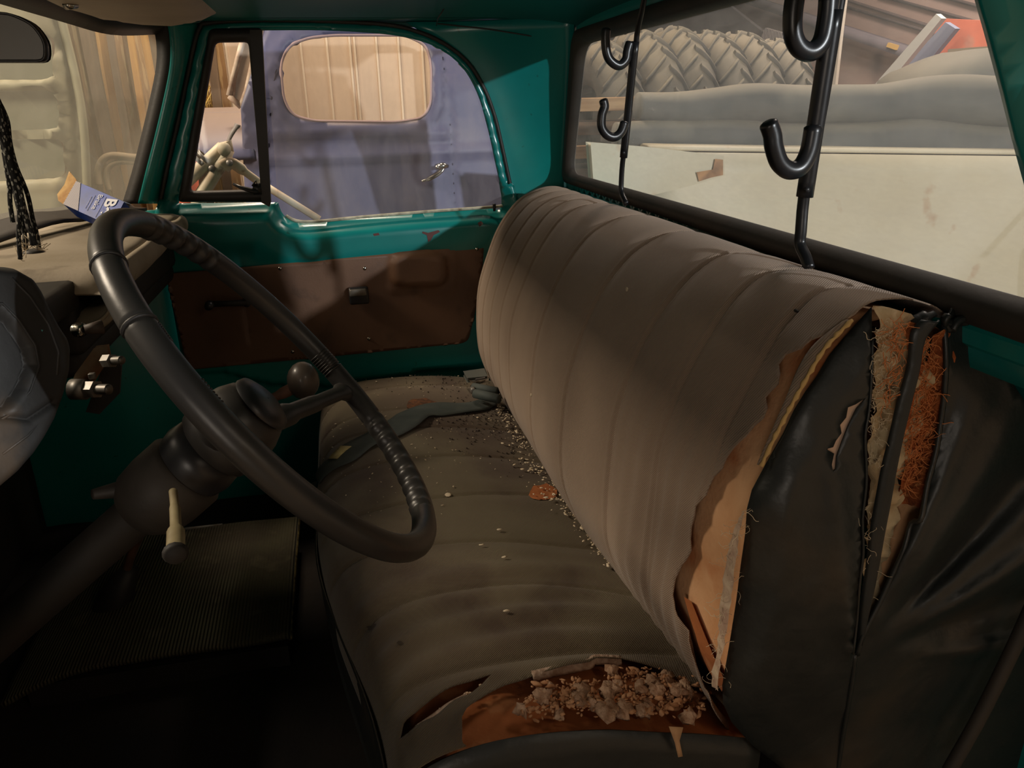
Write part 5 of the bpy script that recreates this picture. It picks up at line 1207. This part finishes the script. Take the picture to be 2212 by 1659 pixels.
# ================================================================== OUTSIDE: BEHIND THE CAB
BEDC = mat('cream_bed_paint', S(200, 190, 166), .55, col2=S(188, 176, 148), scale=2, col3=S(156, 104, 60), scale3=6, lo3=.66, hi3=.74, amt3=.6, bump=.04, bscale=30)
RUSTB = mat('rust_patch', S(176, 128, 82), .8, col2=S(120, 84, 54), scale=20)
bed = empty('truck_bed', (0, -1.9, GZ+.3), 'cream painted pickup bed with rust runs behind the back window', 'truck bed')
XS = 0.92
def zt(y): return 1.075-.045*(-y-.95)
V, Fc = grid(lambda y, t: (XS+.004*nz((y*3, t*3, 0), 1), y, .30+(zt(y)-.30)*t), np.linspace(-.99, -3.6, 24), np.linspace(0, 1, 12)); mk('side_wall', V, Fc, BEDC, bed, thick=.03)
V, Fc = grid(lambda y, s: (XS-.004+s*.12, y, zt(y)+.004+.01*math.sin(s*pi)), np.linspace(-.99, -3.6, 24), np.linspace(0, 1, 5)); mk('top_rail', V, Fc, BEDC, bed, thick=.01)
b = MB(); b.box((-.02, -2.3, .32), (1.88, 2.6, .04)); b.build('bed_floor', BEDC, bed, smooth=False)
# stepped front corner box with its shadow line
P = [at(x, y, 'X', XS-.05) for x, y in [(1280, 312), (1400, 322), (1560, 340), (1562, 376), (1500, 395), (1400, 420), (1290, 450)]]
b = MB(); b.add(*slab(P, .05)); b.build('corner_box', BEDC, bed, smooth=False, bevel=.006)
for L, X in (([(1545, 343), (1562, 345), (1562, 378), (1535, 384), (1510, 392), (1505, 372), (1540, 366)], XS-.057), ([(1572, 375), (1588, 372), (1592, 395), (1580, 410), (1574, 398)], XS-.006), ([(1868, 372), (1884, 368), (1878, 400), (1868, 420), (1862, 400)], XS-.006)):
    V, Fc = region(pxX(L, X), [], .02); mk('rust_patch', [(X, *p) for p in V], Fc, RUSTB, bed, smooth=False)
b = MB(); b.box((-.02, -1.0, .60), (1.88, .04, .55)); b.build('front_panel', BEDC, bed, smooth=False)
b = MB(); b.box((-.96, -2.3, .62), (.04, 2.6, .60)); b.build('near_side_wall', BEDC, bed, smooth=False)

# ---- two rolled rubber sheets on the bed rail
RUB = mat('dusty_grey_rubber', S(88, 88, 84), .75, col2=S(66, 68, 66), scale=3, col3=S(120, 116, 104), scale3=5, lo3=.5, hi3=.7, amt3=.5, bump=.2, bscale=12); dust_up(RUB, S(150, 140, 120), .55, .4, 1.0)
def roll(path, rs, label, seed):
    P = catmull(path, 8); m_ = len(P); R_ = np.interp(np.linspace(0, 1, m_), np.linspace(0, 1, len(rs)), rs); V, Fc = tube(P, list(R_), 24)
    V = [Vector(v)+Vector((nz(v, 3)*.012, 0, nz((v[0]+seed, v[1], v[2]), 4)*.010+.006*math.sin(v[1]*9+seed))) for v in V]
    o = mk('rubber_roll', V, Fc, RUB); tag(o, label, 'rubber roll', 'rolled rubber on the truck bed rail'); return o
XRL = 1.04
def mid(xt, yt, yb, X=XRL):
    a = at(xt, yt, 'X', X); b_ = at(xt, yb, 'X', X); return (a+b_)/2, abs(a[2]-b_[2])/2
M1 = [mid(x, yt, yb) for x, yt, yb in ((1330, 258, 318), (1420, 256, 322), (1560, 262, 340), (1750, 264, 348), (1950, 258, 356), (2150, 268, 352), (2330, 262, 362))]
M2 = [mid(x, yt, yb, XRL+.02) for x, yt, yb in ((1378, 198, 262), (1450, 194, 268), (1600, 188, 272), (1750, 182, 272), (1900, 176, 270), (2060, 166, 278), (2200, 160, 282), (2330, 160, 284))]
roll([m_[0] for m_ in M1], [m_[1] for m_ in M1], 'lower grey rubber roll lying along the bed rail', 1)
roll([m_[0] for m_ in M2], [m_[1] for m_ in M2], 'upper grey rubber roll stacked on the lower one', 2)
# crumpled rubber heap at the right
c_ = at(2140, 200, 'X', 1.25); V, Fc = ball((0, 0, 0), 1, 30, (.24, .42, .17))
V = [Vector(c_)+Vector(v)*(1+.25*nz(v, 3.0)+.10*nz(v, 9)) for v in V]
tag(mk('rubber_heap', V, Fc, RUB), 'crumpled dusty rubber heap at the right end above the rolls', 'rubber heap')

# ---- row of tractor tyres
TIRE = mat('dusty_tire', S(84, 82, 76), .85, col2=S(66, 65, 61), scale=4, bump=.2); dust_up(TIRE, S(150, 138, 114), .6, .2, 1.0)
def tire_mesh():
    b = MB(); prof = [(.34, -.10), (.42, -.16), (.50, -.185), (.565, -.17), (.62, -.10), (.64, 0), (.62, .10), (.565, .17), (.50, .185), (.42, .16), (.34, .10)]
    n = 60; rings = [[(w_, r*math.cos(2*pi*i/n), r*math.sin(2*pi*i/n)) for i in range(n)] for r, w_ in prof]
    b.add(*loftn(rings)); k_ = 24
    for i in range(k_):
        for s in (-1, 1):
            pts = []
            for t in np.linspace(0, 1, 6):
                a = 2*pi*(i+(0.5 if s > 0 else 0))/k_+t*.22; w_ = s*(.005+.175*t); r = .645-.085*t*t
                da = .026
                pts.append([(w_, (r+h)*math.cos(a+e), (r+h)*math.sin(a+e)) for h, e in ((-.03, -da*1.3), (.022, -da*.8), (.022, da*.8), (-.03, da*1.3))])
            b.add(*loftn(pts, closed=False)); b.add([pts[0][j] for j in range(4)], [(3, 2, 1, 0)]); b.add([pts[-1][j] for j in range(4)], [(0, 1, 2, 3)])
    return b
tm = tire_mesh()
TP = [(1290, 84, 4.9), (1368, 62, 5.2), (1447, 55, 5.5), (1518, 64, 5.9), (1588, 66, 6.15), (1668, 82, 6.5)]
tl = ['tractor tire at the far left of the row, mostly behind the window frame', 'tractor tire behind the passenger end gun rack', 'tractor tire third from the left in the row', 'tractor tire fourth from the left, partly hidden between its neighbours', 'tractor tire fifth from the left in the row', 'tractor tire at the right end of the row']
me = bpy.data.meshes.new('tire'); me.from_pydata(tm.v, [], tm.f); me.update(); me.polygons.foreach_set('use_smooth', [True]*len(me.polygons)); me.materials.append(TIRE)
proto = bpy.data.objects.new('tire', me)
for i, (x, y, D) in enumerate(TP):
    r0_ = ray(x, y); top_ = CAM+r0_*D; o = proto if i == 0 else proto.copy(); COL.objects.link(o)
    sc = (top_[2]-.56)/1.335; o.scale = (sc*.90, sc, sc); o.rotation_euler = (.3*i, 0, math.radians(-85)+.07*math.sin(i*2.3))
    o.location = (top_[0], top_[1], top_[2]-.667*sc); tag(o, tl[i], 'tire', 'row of tractor tires behind the truck bed')
b = MB(); V = [CAM+ray(1230, 240)*4.25, CAM+ray(1215, 240)*5.6, CAM+ray(1670, 240)*7.3, CAM+ray(1740, 240)*5.9]
tri_ = [(p[0], p[1], .55) for p in V]; b.add(tri_+[(p[0], p[1], GZ) for p in V], [(0, 1, 2, 3), (7, 6, 5, 4), (0, 4, 5, 1), (1, 5, 6, 2), (2, 6, 7, 3), (3, 7, 4, 0)])
o = b.build('flatbed_trailer', mat('grey_deck', S(110, 102, 92), .8, col2=S(90, 84, 74), scale=4), smooth=False); tag(o, 'grey flatbed deck under the tractor tires', 'trailer')

# ---- barn rear: boards, beams, orange sheet
PINK = mat('pinkish_weathered_boards', S(176, 150, 136), .85, col2=S(160, 134, 122), scale=1.5, stretch=(.5, 3, 3))
YF = -6.2
def pf(x, y, Y=YF): return np.array(at(x, y, 'Y', Y))
wb = empty('wall_barn_rear', (2, YF, GZ), 'pinkish weathered board wall and roof slope at the back of the barn', 'wall', kind='structure')
V = [pf(1100, 420), pf(2600, 420), pf(2600, -300), pf(1100, -300)]; V = [v+(0, -.15, 0) for v in V]; mk('boards', V, [(0, 1, 2, 3)], PINK, wb, smooth=False, thick=.03)
GAP = mat('board_gap', S(92, 76, 72), .9)
b = MB()
for (xa, ya, xb, yb) in ((1640, -60, 2212, 120), (1780, 0, 2300, 158), (1900, -10, 2320, 105), (1720, 40, 2080, 130), (1990, -20, 2400, 90), (1560, -80, 1760, -10)):
    b.tube([pf(xa, ya, YF+.02-.14), pf(xb, yb, YF+.02-.14)], .018, 4)
b.build('board_gap', GAP, wb)
b = MB(); A_, B0 = pf(1560, -20, YF+.02), pf(1980, 118, YF+.02); b.tube([A_, B0], .075, 4); b.build('dark_beam', mat('blue_grey_beam', S(118, 108, 112), .8), wb)
b = MB(); b.add(*slab([pf(1320, 20, -5.5), pf(1560, 0, -5.5), pf(1700, 110, -5.5), pf(1760, 175, -5.5), pf(1760, 240, -5.5), pf(1300, 240, -5.5)], .05)); o = b.build('dark_shed_wall', mat('dusky_boards', S(116, 110, 108), .9, col2=S(98, 94, 94), scale=2), smooth=False); tag(o, 'dusky board partition behind the tractor tires', 'partition')
b = MB(); b.add(*slab([pf(1652, 60, -5.44), pf(1712, 78, -5.44), pf(1706, 112, -5.44), pf(1640, 92, -5.44)], .05)); PM = mat('pale_ribbed_sheet', S(190, 180, 174), .6); wave(PM, 9, .6, 'X', .02, color=(S(140, 132, 130), .5, .8, .6)); tag(b.build('ribbed_sheet', PM, smooth=False), 'small pale ribbed sheet behind the right end of the tire row', 'sheet')
b = MB(); b.add(*slab([pf(1918, 92, -6.1), pf(1938, 98, -6.1), pf(1934, 108, -6.1), pf(1914, 101, -6.1)], .03)); b.build('amber_block', mat('amber_block', S(236, 190, 110), .6), wb, smooth=False)
b = MB(); b.add(*slab([pf(1812, -20, -5.3), pf(1828, -20, -5.3), pf(1818, 60, -5.3), (pf(1818, 60, -5.3)[0], -5.3, GZ), (pf(1806, 104, -5.3)[0], -5.3, GZ)], .03)); tag(b.build('post', mat('pale_post', S(196, 186, 170), .7), smooth=False), 'thin pale upright post behind the right gun rack', 'post')
b = MB(); b.add(*slab([pf(1975, 160, -4.6), pf(2035, 40, -4.6), pf(2120, 44, -4.6), pf(2260, 60, -4.6), pf(2260, 200, -4.6), (pf(2260, 200, -4.6)[0], -4.6, GZ), (pf(1975, 200, -4.6)[0], -4.6, GZ)], .03)); o = b.build('orange_sheet', mat('orange_painted_sheet', S(216, 120, 92), .6, col2=S(196, 104, 78), scale=3, col3=S(170, 140, 124), scale3=4, lo3=.6, hi3=.7), smooth=False); tag(o, 'orange painted machine side at the right behind the beams', 'machine panel')
b = MB(); b.add(*slab([pf(1930, 170, -4.4), pf(2042, 48, -4.4), pf(2064, 62, -4.4), pf(1975, 170, -4.4), pf(1775, 413, -4.4), (pf(1640, 540, -4.4)[0], -4.4, GZ), (pf(1590, 540, -4.4)[0], -4.4, GZ)], .04)); tag(b.build('blue_board', mat('dusty_blue_board', S(128, 132, 150), .7), smooth=False), 'dusty blue slanted board in front of the orange sheet', 'board')
b = MB(); b.add(*slab([pf(1900, 170, -4.2), pf(2022, 30, -4.2), pf(2034, 40, -4.2), pf(1932, 165, -4.2), pf(1742, 400, -4.2), (pf(1600, 560, -4.2)[0], -4.2, GZ), (pf(1560, 560, -4.2)[0], -4.2, GZ)], .04)); tag(b.build('white_board', mat('pale_grey_board', S(196, 194, 188), .7), smooth=False), 'pale grey slanted board left of the dusty blue one', 'board')
b = MB(); b.add(*slab([pf(2050, 110, -3.6), pf(2135, 104, -3.6), pf(2140, 160, -3.6), (pf(2140, 160, -3.6)[0], -3.6, GZ), (pf(2040, 160, -3.6)[0], -3.6, GZ)], .15)); tag(b.build('crate', mat('grey_crate', S(150, 138, 120), .8), smooth=False, bevel=.01), 'tall grey crate with its top just above the rubber heap', 'crate')
# lumber stack seen at the left end of the back window
LM = [mat('sawn_lumber', S(196, 158, 112), .8, col2=S(150, 112, 76), scale=5, stretch=(1, 1, 6)), mat('dark_lumber', S(130, 96, 68), .85, col2=S(90, 66, 48), scale=5, stretch=(1, 1, 6))]
lz = ['topmost', 'second', 'third', 'fourth', 'fifth', 'sixth', 'seventh', 'lowest']
for i in range(8):
    z = 1.22-.105*i; b = MB(); b.box((2.3+.03*math.sin(i*2), -1.45+.03*math.cos(i*3), z), (.35, .95, .06)); tag(b.build('lumber', LM[i % 2], smooth=False, bevel=.004), f'{lz[i]} board of the lumber stack beyond the passenger end of the back window', 'board', 'lumber stack behind the cab')
b = MB(); b.box((2.3, -1.45, .01), (.30, .8, .80)); tag(b.build('timber_block', LM[1], smooth=False), 'dark timber block under the lumber stack', 'timber')
